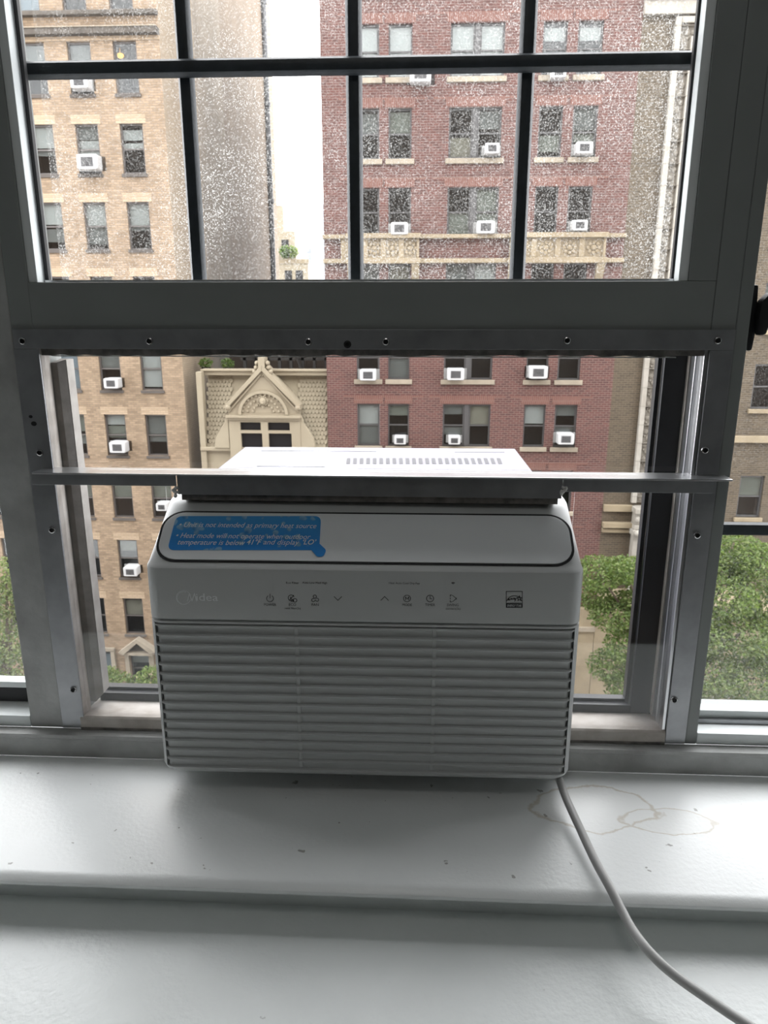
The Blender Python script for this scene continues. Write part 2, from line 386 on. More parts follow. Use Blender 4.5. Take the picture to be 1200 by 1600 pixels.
struct('trim_5', ap, 'frame_worn_lit', bev=.0008)

# ------------------------------------------------------------------ central window
w1 = struct_empty('window_1', (-.088, .10, .873))
XL, XR = -.5217, .3783
obj('post', MB().box(-.604, -.5517, .10, .17, .873, WZ1), 'frame_worn_lit', w1, bev=.002)
obj('jamb', MB().box(-.5515, XL, .1002, .17, .873, WZ1), 'frame', w1, bev=.001)
obj('post', MB().box(.3786+.0307, .4266, .10, .17, .873, WZ1), 'frame', w1, bev=.002)
obj('jamb', MB().box(XR, .3786+.0305, .1002, .17, .873, WZ1), 'frame', w1, bev=.001)
obj('stile', MB().box(.343, XR-.0006, .1002, .145, 1.5428, WZ1-.05), 'frame', w1, bev=.0008)
obj('rail', MB().box(XL, XR-.0006, .1002, .145, 1.456, 1.5424), 'frame', w1, bev=.0008)
obj('rail', MB().box(XL, XR, .1002, .145, WZ1-.05, WZ1), 'frame', w1, bev=.001)
# pale beads that line the upper light, left and right, with the black gasket behind them
obj('bead', MB().xz([(XL+.0002, 1.5428), (XL+.0122, 1.5428), (XL+.0122, WZ1-.05), (XL+.0002, WZ1-.05)], .103, .122), 'bevel', w1, bev=.0008)
obj('bead', MB().xz([(.331, 1.5428), (.3428, 1.5428), (.3428, WZ1-.05), (.331, WZ1-.05)], .103, .122), 'bevel', w1, bev=.0008)
g = MB()
for a, b in ((XL+.0004, -.5035), (.328, .3428)):
    g.box(a, b, .1225, .130, 1.5428, WZ1-.05)
g.box(-.5035, .328, .1225, .130, 1.5428, 1.5448)
obj('gasket', g, 'gasket', w1, bev=.0008)
g = MB(); g.box(-.5105, -.5085, .1215, .1228, 1.545, WZ1-.05); g.box(.3320, .3338, .1215, .1228, 1.545, WZ1-.05); g.box(-.5085, .332, .1212, .1228, 1.5430, 1.5462)
obj('glazing_strip', g, 'alum_bright', w1)
obj('pane', MB().box(-.512, .337, .1785, .182, 1.543, WZ1-.05), 'glass_dirty', w1)
def bar_profile(w, d):
    return [(-w/2, 0), (-w/2*.92, -d*.45), (-w/2*.6, -d*.85), (0, -d), (w/2*.6, -d*.85), (w/2*.92, -d*.45), (w/2, 0), (w/2*.8, d*.4), (-w/2*.8, d*.4)]
for x in (-.309, -.0885, .1335):
    obj('muntin_bar', MB().prism(bar_profile(.0215, .010), lambda u, v, t, x=x: (x+u, .166+v, t), 1.535, WZ1-.05), 'bar', w1, smooth=35)
for z in (1.8075, 2.12):
    obj('muntin_bar', MB().prism(bar_profile(.0215, .011), lambda u, v, t, z=z: (t, .1525+v, z+u), -.515, .345), 'bar', w1, smooth=35)
# ragged seal under the rail
sl = MB(); N = 60
top = []
for i in range(N+1):
    x = -.517 + (.377+.517)*i/N
    top.append((x, 1.4478 + rnd.uniform(-.0016, .0016)))
sl.xz(top + [(.377, 1.4565), (-.517, 1.4565)], .104, .122)
obj('seal', sl, 'foam', w1)
obj('seal_edge', MB().box(-.512, .345, .1225, .126, 1.4448, 1.4462), 'bevel', w1)
# sill with peeling paint
si = MB().yz([(.096, .8735), (.096, .893), (.099, .896), (.155, .890), (.20, .882), (.20, .8735)], XL, XR)
obj('sill', si, 'cream', w1, bev=.0008)
obj('grime', MB().box(XL, XR, .0955, .0965, .8732, .8775), 'foam', w1)
# left: cream jamb edge and old stop bead with mitred foot
obj('jamb_edge', MB().box(XL, -.5165, .1003, .1255, .893, 1.4562), 'cream', w1, bev=.0008)
bd = MB()
for z0, z1, yy in ((.905, 1.443, 0),):
    bd.add([(-.5165,.126,.905), (-.5075,.126,.905), (-.4985,.133,.915), (-.4985,.156,.915), (-.5165,.156,.905),
            (-.5165,.126,1.436), (-.5075,.126,1.436), (-.4985,.133,1.440), (-.4985,.156,1.440), (-.5165,.156,1.440)],
           [(0,1,6,5), (1,2,7,6), (2,3,8,7), (3,4,9,8), (4,0,5,9), (4,3,2,1,0), (5,6,7,8,9)])
obj('stop_bead', bd, 'wood_dark', w1, bev=.0006)
obj('stop_bead_lit_face', MB().box(-.4984, -.4975, .1335, .1555, .916, 1.4395), 'bead_lit_face', w1)
# right: aluminium track, cream reveal, black steel outer frame
tr = MB()
for a, b, dx in ((.1005, .112, 0), (.114, .128, .0012), (.130, .146, .0)):
    tr.box(.3735+dx, .3784, a, b, .893, 1.4562)
tr.box(.3768, .3784, .1005, .146, .893, 1.4562)
obj('track', tr, 'alum_bright', w1, bev=.0007)
obj('reveal', MB().box(.3722, .3784, .1465, .1565, .893, 1.4562), 'cream', w1, bev=.0006)
os_ = MB(); os_.box(.342, .3784, .157, .168, .885, 1.50); os_.box(.336, .3425, .168, .182, .885, 1.50)
obj('outer_stile', os_, 'blacksteel', w1, bev=.001)
obj('outer_rail', MB().box(-.516, .342, .157, .168, .885, .9035), 'blacksteel', w1, bev=.001)
obj('outer_rail', MB().box(-.516, .336, .168, .182, .885, .9085), 'blacksteel', w1, bev=.001)

# ------------------------------------------------------------------ side windows
w2 = struct_empty('window_2', ((WX0-.604)/2, .10, .873)); w3 = struct_empty('window_3', ((WX1+.4266)/2, .10, .873))
def side_window(wr, x0, x1):
    fr = MB()
    fr.box(x0, x1, .10, .17, .873, .892); fr.box(x0, x1, .10, .17, 2.45, WZ1)
    obj('outer_frame', fr, 'bevel', wr, bev=.001)
    return fr
side_window(w2, WX0, -.6045); side_window(w3, .4271, WX1)
# right sash
zr0, zr1 = at(1140, 1120, .14).z, at(1140, 1108, .14).z
obj('bottom_rail', MB().box(.430, WX1-.02, .135, .155, zr0, zr1), 'bevel', w3, bev=.001)
obj('gasket', MB().box(.430, WX1-.02, .139, .153, .897, zr0-.0005), 'gasket', w3)
obj('sash_strip', MB().box(.430, WX1-.02, .128, .138, .8925, .8985), 'alum', w3)
zm0, zm1 = at(1150, 835, .145).z, at(1150, 818, .145).z
obj('muntin_bar', MB().box(.430, WX1-.02, .139, .155, zm0, zm1), 'bar', w3, bev=.002)
obj('pane', MB().box(.430, WX1-.02, .1455, .1495, zr1, 2.45), 'glass_side', w3)
obj('side_stile', MB().box(WX1-.06, WX1, .10, .17, .892, 2.45), 'frame', w3, bev=.001)
# handle of the right sash
h = MB()
hp = lambda px, py: (at(px, py, .118).x, at(px, py, .118).z)
h.xz([hp(1169,445), hp(1183,445), hp(1178,520), hp(1172,548), hp(1164,548)], .112, .126)
h.xz([hp(1180,470), hp(1192,458), hp(1215,456), hp(1225,475), hp(1215,486), hp(1200,488), hp(1193,497), hp(1186,522), hp(1176,524), hp(1174,495)], .096, .113)
h.xz([hp(1196,490), hp(1222,486), hp(1224,505), hp(1200,508)], .098, .112)
obj('handle', h, 'gasket', w3, bev=.003, smooth=40)
# left sash
zl0, zl1 = at(20, 1072, .14).z, at(20, 1063, .14).z
obj('bottom_rail', MB().box(WX0+.02, -.607, .135, .155, zl0, zl1), 'bevel', w2, bev=.001)
obj('gasket', MB().box(WX0+.02, -.607, .136, .158, at(20, 1094, .14).z, zl0-.0005), 'gasket', w2, bev=.002)
obj('pane', MB().box(WX0+.02, -.607, .1455, .1495, zl1, 2.45), 'glass_side', w2)
obj('side_stile', MB().box(WX0, WX0+.06, .10, .17, .892, 2.45), 'frame', w2, bev=.001)

# ------------------------------------------------------------------ aluminium strips with their screws
def screw(parent, x, y, z, dark=False):
    m = MB(); n = 14
    def ring(r, yy): return [(x+r*math.cos(2*PI*k/n), yy, z+r*math.sin(2*PI*k/n)) for k in range(n)]
    m.loft([ring(.0048, y), ring(.0052, y-.0008), ring(.0046, y-.0024), ring(.0034, y-.003), ring(.003, y-.0016)], cap=True)
    s = MB(); s.box(x-.0028, x+.0028, y-.0021, y-.0017, z-.0007, z+.0007, 0); s.box(x-.0007, x+.0007, y-.0021, y-.0017, z-.0028, z+.0028, 0)
    s.loft([ring(.0029, y-.0016), ring(.0029, y-.00185)])
    o = obj('screw', m, 'screw_dark' if dark else 'screw', parent, smooth=40); obj('screw_recess', s, 'screw_dark', o)
YS = .0972
t = thing('metal_strip', 'horizontal aluminium strip with seven screws along the rail above the opening', 'metal strip', (-.07, YS, 1.456))
obj('strip', MB().box(-.5500, .4085, YS, .0999, 1.4562, 1.4822), 'alum', t, bev=.0006)
for px, py, dk in ((36,533,0), (234,533,0), (482,534,0), (543,538,1), (603,534,0), (886,532,0), (1121,532,0)):
    p = at(px, py, YS); screw(t, p.x, YS, p.z, dk)
t = thing('metal_strip', 'vertical aluminium strip on the jamb left of the opening, two black holes in it', 'metal strip', (-.533, YS, .874))
obj('strip', MB().box(-.5515, -.5165, YS, .0999, .8745, 1.4558), 'alum', t, bev=.0006)
for px, py in ((63,707), (82,828), (115,1077)):
    p = at(px, py, YS); screw(t, p.x, YS, p.z)
hh = MB()
for px, py, r in ((48,651,.0028), (53,662,.0042)):
    p = at(px, py, YS); hh.loft([[(p.x+r*math.cos(2*PI*k/10), yy, p.z+r*.8*math.sin(2*PI*k/10)) for k in range(10)] for yy in (YS-.0002, YS+.0005)])
obj('hole', hh, 'gasket', t)
t = thing('metal_strip', 'vertical aluminium strip on the jamb right of the opening, beside the bright track', 'metal strip', (.394, YS, .874))
obj('strip', MB().box(.3790, .4085, YS, .0999, .8745, 1.4558), 'alum', t, bev=.0006)
for px, py in ((1101,703), (1089,836), (1053,1093)):
    p = at(px, py, YS); screw(t, p.x, YS, p.z)

# horizontal aluminium angle over the air conditioner
ZA = 1.2905
t = thing('metal_angle', 'long bright aluminium angle spanning the opening across the top of the air conditioner', 'metal angle', (-.07, .095, ZA-.02))
xa0, xa1 = atz(38, 743, ZA).x, atz(1133, 743, ZA).x
obj('top_flange', MB().xz([(xa0, ZA), (xa1, ZA), (xa1, ZA-.0022), (xa0, ZA-.0022)], .068, .0968).box(-.5160, .3730, .0968, .108, ZA-.0022, ZA), 'alum_bright', t, bev=.0004)
xm0, xm1 = at(275, 750, .072).x, at(880, 750, .072).x
obj('front_flange', MB().box(at(48,750,.072).x, xm0-.001, .074, .0762, ZA-.0185, ZA-.0024), 'alum', t, bev=.0004)
obj('front_flange', MB().box(xm1+.001, at(1117,750,.072).x, .074, .0762, ZA-.0205, ZA-.0024), 'alum', t, bev=.0004)
obj('front_flange', MB().box(xm0, xm1, .0755, .0785, ZA-.0305, ZA-.0024), 'alum', t, bev=.0006)
obj('seal_strip', MB().box(xm0+.004, xm1-.004, .079, .11, 1.2512, ZA-.0026), 'foam', t)
for px, py in ((274,769), (881,768)):
    s = MB(); p = at(px, py, .074)
    for k in range(6): s.ball((p.x+rnd.uniform(-.003,.003), .074+rnd.uniform(-.002,.002), p.z+rnd.uniform(-.006,.006)), rnd.uniform(.002,.0035), .003, rnd.uniform(.002,.0045), 8, 6)
    obj('silicone_bead', s, 'silicone', t, smooth=60)

# clear acrylic sheets
for nm, x0, x1, z0, z1 in (('large clear acrylic sheet filling the gap above the aluminium angle', -.5155, .372, ZA+.001, 1.4555),
        ('clear acrylic sheet filling the gap left of the air conditioner', -.5155, -.361, .8945, ZA-.004),
        ('clear acrylic sheet filling the gap right of the air conditioner', .2205, .372, .8945, ZA-.004)):
    tag(obj('acrylic_sheet', MB().box(x0, x1, .1085 if z0 < 1 else .1095, .1115, z0, z1), 'acrylic'), nm, 'acrylic sheet')

# ------------------------------------------------------------------ the air conditioner
AX, AZ, ARZ = -.0705, .867, math.radians(.6)
ac = thing('air_conditioner', 'large white window air conditioner with louvered front and blue sticker', 'air conditioner', (AX, 0, AZ), rz=ARZ)
AMI = (Matrix.Translation((AX,0,AZ)) @ Matrix.Rotation(ARZ, 4, 'Z')).inverted()
ACAM = AMI @ CAM
def acray(px, py, y): 
    d = AMI.to_3x3() @ ray(px, py); return ACAM + d*((y-ACAM.y)/d.y)
CA, CB = Vector((0,.004,.3150)), Vector((0,.083,.3765))
CU = (CB-CA).normalized(); CN = Vector((0, -CU.z, CU.y))
def acch(px, py):                       # pixel -> (x, v) on the sloping top panel
    d = AMI.to_3x3() @ ray(px, py); tt = (CA-ACAM).dot(CN)/d.dot(CN); p = ACAM + d*tt
    return p.x, (p-CA).dot(CU)
def chp(x, v, h): return CA + CU*v + CN*h + Vector((x,0,0))
def ring(z, yf, hw, r, yb, n=8):
    pts = [(-hw, yb, z)]
    for k in range(n+1):
        a = PI + (PI/2)*k/n; pts.append((-hw+r+r*math.cos(a), yf+r+r*math.sin(a), z))
    for k in range(n+1):
        a = 1.5*PI + (PI/2)*k/n; pts.append((hw-r+r*math.cos(a), yf+r+r*math.sin(a), z))
    pts.append((hw, yb, z)); return pts
HW = .290
rows_a = [(0,.012,HW-.011,.02,.080), (.0025,.006,HW-.0055,.022,.080), (.008,.0015,HW-.0015,.022,.080), (.0125,.0005,HW-.0003,.022,.080)]
rows_b = [(.2340,.0004,HW,.022,.148), (.2365,.0004,HW,.022,.148), (.2370,.004,HW-.001,.022,.148), (.2398,.004,HW-.001,.022,.148), (.2403,.0002,HW,.022,.148),
        (.2420,0,HW,.022,.148), (.3085,0,HW,.022,.148), (.3120,.0006,HW-.0003,.022,.148), (.3143,.0025,HW-.0008,.023,.148), (.3155,.0047,HW-.0013,.024,.148),
        (.3755,.0817,.2845,.040,.148), (.3785,.0855,.2830,.042,.148), (.3810,.0900,.2810,.042,.148), (.3825,.0960,.279,.042,.148)]
EDGE = .0085
def slot_ring(z, yb, n=6):
    r = .022; amax = math.acos((r-EDGE)/r); L = [(-HW, yb, z)]
    arcp = [(r*math.cos(PI+amax*k/n), r*math.sin(PI+amax*k/n)) for k in range(n+1)]
    L += [(-HW+r+x, r+y, z) for x, y in arcp] + [(-HW+EDGE, .0135, z), (HW-EDGE, .0135, z)] + [(HW-r-x, r+y, z) for x, y in reversed(arcp)]
    return L + [(HW, yb, z)]
fbm = MB().loft([ring(*r) for r in rows_a]).loft([slot_ring(.0125, .080), slot_ring(.0345, .080)]).loft([slot_ring(.0345, .148), slot_ring(.2340, .148)]).loft([ring(*r) for r in rows_b])
obj('front_body', fbm, 'ac', ac, smooth=28, local=True)
# louvers
P_ = .01465
zt0 = .2315
sl_me = None
for k in range(15):
    zt = zt0 - k*P_
    if sl_me is None:
        prof = [(.0125, 0), (.0052, 0), (.0009, -.0003), (.0002, -.0006), (0, -.0011), (.0005, -.0017), (.0036, -.0031), (.0048, -.0042), (.0053, -.0062), (.0053, -.0095), (.0052, -P_+.0002), (.0125, -P_+.0002), (.0125, 0)]
        rr = [ring(dz, d, HW-EDGE-.0001-d*.15, .0070, .0132) for d, dz in prof]
        mb = MB().loft(rr, cap=False, closed=False)
        n = len(rr[0]); mb.f.append([i*n for i in range(len(rr)-1)]); mb.m.append(0); mb.f.append([i*n+n-1 for i in range(len(rr)-1)]); mb.m.append(0)
        sl_me = mb.mesh('louver_slat', 'ac', smooth=42)
    link('louver_slat', sl_me, ac, (0, 0, zt))
for px in (466, 677):
    x = acray(px, 1100, 0).x
    obj('vertical_rib', MB().box(x-.003, x+.003, .0036, .0125, .0135, .2325), 'ac', ac, local=True, bev=.0015)
# sloping display panel with black gap, and the sticker
def rrect(hw0, v0, v1, r, n=8):
    pts = []
    for cx, cy, a0 in ((hw0-r, v1-r, 0), (-hw0+r, v1-r, .5*PI), (-hw0+r, v0+r, PI), (hw0-r, v0+r, 1.5*PI)):
        pts += [(cx+r*math.cos(a0+.5*PI*k/n), cy+r*math.sin(a0+.5*PI*k/n)) for k in range(n+1)]
    return pts
obj('panel_gap', MB().prism(rrect(.2790, .0050, .0895, .030), lambda u, v, tt: chp(u, v, tt), -.003, .0006), 'ac_gap', ac, local=True)
obj('display_panel', MB().prism(rrect(.2755, .0083, .0862, .027), lambda u, v, tt: chp(u, v, tt), -.002, .0020), 'ac_panel_lit', ac, local=True, bev=.0008)
def poly_round(pts, r, n=5):
    out = []; L = len(pts)
    for i in range(L):
        p, a, b = Vector(pts[i]), Vector(pts[i-1]), Vector(pts[(i+1)%L])
        da, db = (a-p).normalized(), (b-p).normalized()
        p0, p1 = p+da*r, p+db*r
        for k in range(n+1):
            q = k/n; out.append(tuple(p0*(1-q)**2 + p*2*q*(1-q) + p1*q*q))
    return out
sc = [acch(*q) for q in ((276,808), (502,808), (499,861), (262,861))]
stk = obj('sticker', MB().prism(poly_round(sc, .010), lambda u, v, tt: chp(u, v, tt), .0021, .0025), 'sticker', ac, local=True)
tag(stk, 'blue water-drop sticker with white italic notice')
tb = [acch(*q) for q in ((484,858), (497,849), (510,861), (506,871), (496,872))]
obj('sticker_tab', MB().prism(poly_round(tb, .0035), lambda u, v, tt: chp(u, v, tt), .00255, .0028), 'sticker_tab', stk, local=True)

def text_mesh(body, size, fn, h0, bold=0.0, shear=0.0, align='LEFT', width=None):
    cu = bpy.data.curves.new('t', 'FONT'); cu.body = body; cu.size = size; cu.shear = shear; cu.align_x = align
    cu.offset = bold; cu.resolution_u = 3
    o = bpy.data.objects.new('t', cu); COL.objects.link(o)
    me = bpy.data.meshes.new_from_object(o.evaluated_get(bpy.context.evaluated_depsgraph_get()))
    bpy.data.objects.remove(o); bpy.data.curves.remove(cu)
    sx = 1.0
    if width:
        xs = [v.co.x for v in me.vertices]; sx = width/max(max(xs)-min(xs), 1e-6)
    for v in me.vertices: v.co = fn(v.co.x*sx, v.co.y, h0)
    me.name = 'lettering'; return me
def ch_text(body, px0, px1, pyb, size, parent, bold=0.0):
    x0, v0 = acch(px0, pyb); x1, _ = acch(px1, pyb)
    me = text_mesh(body, size, lambda u, v, h_: chp(x0+u, v0+v, h_), .0029, bold, .28, width=x1-x0)
    me.materials.append(M['white_text']); link('notice_line', me, parent)
S1 = .0118
ch_text('\u2022 Unit is not intended as primary heat source', 279, 493, 825, S1, stk)
ch_text('\u2022 Heat mode will not operate when outdoor', 274, 484, 842, S1, stk)
ch_text('temperature is below', 277, 382, 852.5, S1, stk)
ch_text('41\u00b0F', 385, 408, 852.5, S1, stk, .00014)
ch_text('and display', 411, 467, 852.5, S1, stk)
ch_text('\u2018LO\u2019', 471, 492, 852.5, S1, stk, .00014)

# printed controls on the upright face
def fpt(px, py, y=-.0003): p = acray(px, py, 0); return Vector((p.x, y, p.z))
def stroke(mb, pts, wd=.0008, closed=False):
    P2 = [fpt(*q) for q in pts]; L = len(P2)
    for i in range(L if closed else L-1):
        a, b = P2[i], P2[(i+1)%L]; d = (b-a); 
        if d.length < 1e-7: continue
        d.normalize(); n_ = Vector((-d.z, 0, d.x))*(wd/2); e = d*(wd*.3)
        mb.add([a-e+n_, a-e-n_, b+e-n_, b+e+n_], [(0,1,2,3)])
def arc(cx, cy, r, a0, a1, n=14, ry=None):
    ry = ry or r*.93
    return [(cx+r*math.cos(math.radians(a0+(a1-a0)*k/n)), cy-ry*math.sin(math.radians(a0+(a1-a0)*k/n))) for k in range(n+1)]
def icon(name, strokes, wd=.0008):
    mb = MB()
    for s in strokes: stroke(mb, s, wd)
    return obj(name, mb, 'ink', ac, local=True)
def face_text(body, px, py, wpx, size, bold=0.0, m='ink', h=-.0003):
    c = fpt(px, py); half = fpt(px+wpx/2, py).x - c.x
    me = text_mesh(body, size, lambda u, v, h_: Vector((c.x+u, h, c.z+v)), 0, bold, 0, 'CENTER', width=half*2)
    me.materials.append(M[m]); return link('lettering', me, ac)
icon('power_icon', [arc(422,935,5.4,125,415), [(422,928),(422,934.5)]])
icon('eco_icon', [arc(455,934,4.8,20,300), arc(457,934,3,150,330), [(452,938),(459,930)], arc(461,938,3,0,360), arc(457,938,2,180,360)])
icon('fan_icon', [arc(492,932,2.6,-60,240), arc(489.6,937.5,2.6,60,350), arc(495.5,937,2.6,-170,120), [(492,934),(492.5,936)]])
icon('down_icon', [[(522,932),(528,938),(534,932)]], .0009)
icon('up_icon', [[(595,938),(601,932),(607,938)]], .0009)
icon('mode_icon', [arc(636,935,5.6,0,360,20), [(633.6,937.6),(633.6,932.4),(636.2,936),(638.8,932.4),(638.8,937.6)]])
icon('timer_icon', [arc(672,935,5.6,0,360,20), [(672,931),(672,935.3),(675,935.8)]])
icon('swing_icon', [[(703.5,932),(703.5,929.5),(706.5,930)], [(703.5,938),(703.5,940.6),(706.5,940)], [(703.5,934),(703.5,936)], [(707.5,930.5),(713,935),(707.5,939.8)], [(713,934),(713,936.5)]])
icon('wireless_icon', [arc(708,913,3.4,40,140,6), arc(708,913,2.0,40,140,5), [(707.7,912.6),(708.4,912.6)]], .0006)
for b_, x, y, wpx, s in (('POWER',422,946.5,19,.0050), ('ECO',457,946.5,11,.0050), ('reset filter(3s)',457.5,951.8,25,.0040), ('FAN',492.5,946.5,11,.0050), ('MODE',636,946.8,15,.0050),
        ('TIMER',672,946.8,15.5,.0050), ('SWING',707.5,947,18,.0050), ('connect(3s)',708,952.5,23,.0042), ('Eco Filter',457,912,20,.0040), ('Auto Low Med High',492,912,39,.0040), ('Heat Auto Cool Dry Fan',631.5,912.6,48,.0042)):
    face_text(b_, x, y, wpx, s)
face_text('idea', 323.5, 938.5, 34, .0150, .0001, 'emboss', -.0005)
lg = MB()
for s in (arc(287,933.5,11.5,20,338,26), arc(287,934,10.2,70,250,16)): stroke(lg, s, .0010)
stroke(lg, [(293,939),(296,927),(300,939),(304,927),(307,939)], .0013)
obj('logo', lg, 'emboss', ac, local=True)
es = [[(791,924),(816,924),(816,949),(791,949),(791,924)], [(791,942.5),(816,942.5)], arc(803.5,942,12,15,165,14)]
def star(cx, cy, r):
    return [(cx+(r if k%2==0 else r*.42)*math.sin(PI*k/5), cy-(r if k%2==0 else r*.42)*math.cos(PI*k/5)) for k in range(11)]
es += [star(811.5, 935, 4.2), [(793.5,937),(795,934.5),(796,936),(794,937.5),(796.5,937.5)], [(797,937.5),(798.5,934.5),(799.5,937),(800.5,934.5)], [(801,937),(803,934),(803.5,937),(804.5,934.5),(806,938)], [(804,939.5),(806,935),(808,934.5)]]
badge = icon('energy_badge', es, .00085)
mbk = MB(); a, b_ = fpt(791, 943), fpt(816, 949); mbk.add([(a.x,-.0004,b_.z),(b_.x,-.0004,b_.z),(b_.x,-.0004,a.z),(a.x,-.0004,a.z)], [(0,1,2,3)])
obj('badge_band', mbk, 'ink', badge, local=True)
c = fpt(803.5, 947.8); half = fpt(814.5, 948).x - c.x
me = text_mesh('ENERGY STAR', .0046, lambda u, v, h_: Vector((c.x+u, -.0006, c.z+v)), 0, 0, 0, 'CENTER', width=half*2); me.materials.append(M['white_text']); link('lettering', me, badge)

# base through the window and the rear body outdoors
obj('base_pan', MB().box(-.262, .262, .080, .50, .0355, .100), 'ac_metal', ac, local=True, bev=.002)
rb = MB()
rb.yz([(.172,.1005), (.172,.372), (.180,.3815), (.520,.3815), (.530,.374), (.530,.1005)], -.266, .266)
rear = obj('rear_body', rb, 'ac_metal', ac, local=True, bev=.002)
ZT = .3815
def actop(px, py):
    d = AMI.to_3x3() @ ray(px, py); return ACAM + d*((ZT-ACAM.z)/d.z)
for k in range(24):
    pb, pt = actop(544+k*10.35, 725), actop(545+k*10.15, 716)
    pb.z = pt.z = 0
    m = MB(); hwid = .0033
    m.prism([(pb.x-hwid, pb.y), (pb.x+hwid, pb.y), (pt.x+hwid, pt.y-.004), (pt.x+.0018, pt.y), (pt.x-.0018, pt.y), (pt.x-hwid, pt.y-.004)], lambda u, v, tt: (u, v, tt), ZT-.0006, ZT+.0004)
    obj('vent_slot', m, 'ac_slot', rear, local=True)
a, b_ = actop(587, 711), actop(710, 706.5)
obj('printed_strip', MB().box(a.x, b_.x, a.y, b_.y, ZT-.0002, ZT+.0003), 'pale_blue', rear, local=True)
a, b_ = actop(410, 729), actop(520, 709)
obj('pressed_panel', MB().box(a.x-.01, b_.x, a.y, b_.y, ZT-.0005, ZT+.0010), 'ac_metal', rear, local=True, bev=.0007)
a, b_ = actop(408, 704.5), actop(785, 702)
obj('pressed_rib', MB().box(a.x, b_.x, a.y, b_.y, ZT-.0005, ZT+.0010), 'ac_metal', rear, local=True, bev=.0007)
# power cord
cp = [(874,1218,.020), (884,1246,-.012), (905,1292,-.066), (930,1345,-.122), (952,1385,-.158), (968,1416,-.180), (985,1448,-.203), (1005,1476,-.226), (1030,1503,-.243), (1060,1528,-.256), (1100,1556,-.270), (1150,1590,-.286), (1230,1640,-.308), (1330,1690,-.33)]
ctrl = [at(x, y, Y) for x, y, Y in cp]
def catmull(ps, n=6):
    out = []
    for i in range(len(ps)-1):
        p0, p1, p2, p3 = ps[max(i-1,0)], ps[i], ps[i+1], ps[min(i+2,len(ps)-1)]
        for k in range(n):
            q = k/n; out.append(.5*((2*p1)+(p2-p0)*q+(2*p0-5*p1+4*p2-p3)*q*q+(3*p1-p0-3*p2+p3)*q**3))
    return out+[ps[-1]]
obj('power_cord', MB().tube([AMI @ p for p in catmull(ctrl)], .0055, 12), 'cord', ac, local=True, smooth=60)

# unseen lamp added behind the camera as indoor fill
t = thing('fill_lamp', 'round white flush fill lamp added on the unseen ceiling', 'lamp', (-.05, -1.05, RZ1-.001))
n = 24
def circ(r, z): return [(-.05+r*math.cos(2*PI*k/n), -1.05+r*math.sin(2*PI*k/n), z) for k in range(n)]
obj('fill_lamp_base', MB().loft([circ(.20, RZ1-.001), circ(.20, RZ1-.03), circ(.19, RZ1-.03)]), 'acw', t, smooth=30)
L = bpy.data.lights.new('fill_light', 'AREA'); L.shape = 'DISK'; L.size = .36; 
FILL_W = 1.4
L.energy = FILL_W; L.color = (1.0, .97, .92)
lo = bpy.data.objects.new('fill_light', L); COL.objects.link(lo); lo.parent = t; lo.location = (0, 0, -.045)

# ------------------------------------------------------------------ outdoors
YF = 31.114; ZG = -17.6
struct('street', MB().box(-60, 60, 8, 27.5, ZG-.3, ZG-.12), 'street')
struct('pavement', MB().box(-60, 60, 27.5, 70, ZG-.3, ZG), 'walk')

def facade(name, x0, x1, z0, z1, holes, mname, parent, y=YF):
    """front wall with real openings; holes are (xa, xb, za, zb)"""
    xs = sorted({x0, x1} | {v for h in holes for v in h[:2]}); zs = sorted({z0, z1} | {v for h in holes for v in h[2:]})
    mb = MB(); idx = {}
    def vid(i, j):
        if (i, j) not in idx: idx[(i, j)] = len(mb.v); mb.v.append((xs[i], y, zs[j]))
        return idx[(i, j)]
    for i in range(len(xs)-1):
        for j in range(len(zs)-1):
            cx, cz = (xs[i]+xs[i+1])/2, (zs[j]+zs[j+1])/2
            if any(h[0] < cx < h[1] and h[2] < cz < h[3] for h in holes): continue
            mb.f.append([vid(i,j), vid(i+1,j), vid(i+1,j+1), vid(i,j+1)]); mb.m.append(0)
    for xa, xb, za, zb in holes:                       # reveals
        d = .16
        mb.add([(xa,y,za),(xb,y,za),(xb,y,zb),(xa,y,zb),(xa,y+d,za),(xb,y+d,za),(xb,y+d,zb),(xa,y+d,zb)], [(0,1,5,4),(1,2,6,5),(2,3,7,6),(3,0,4,7)])
    return obj(name, mb, mname, parent)

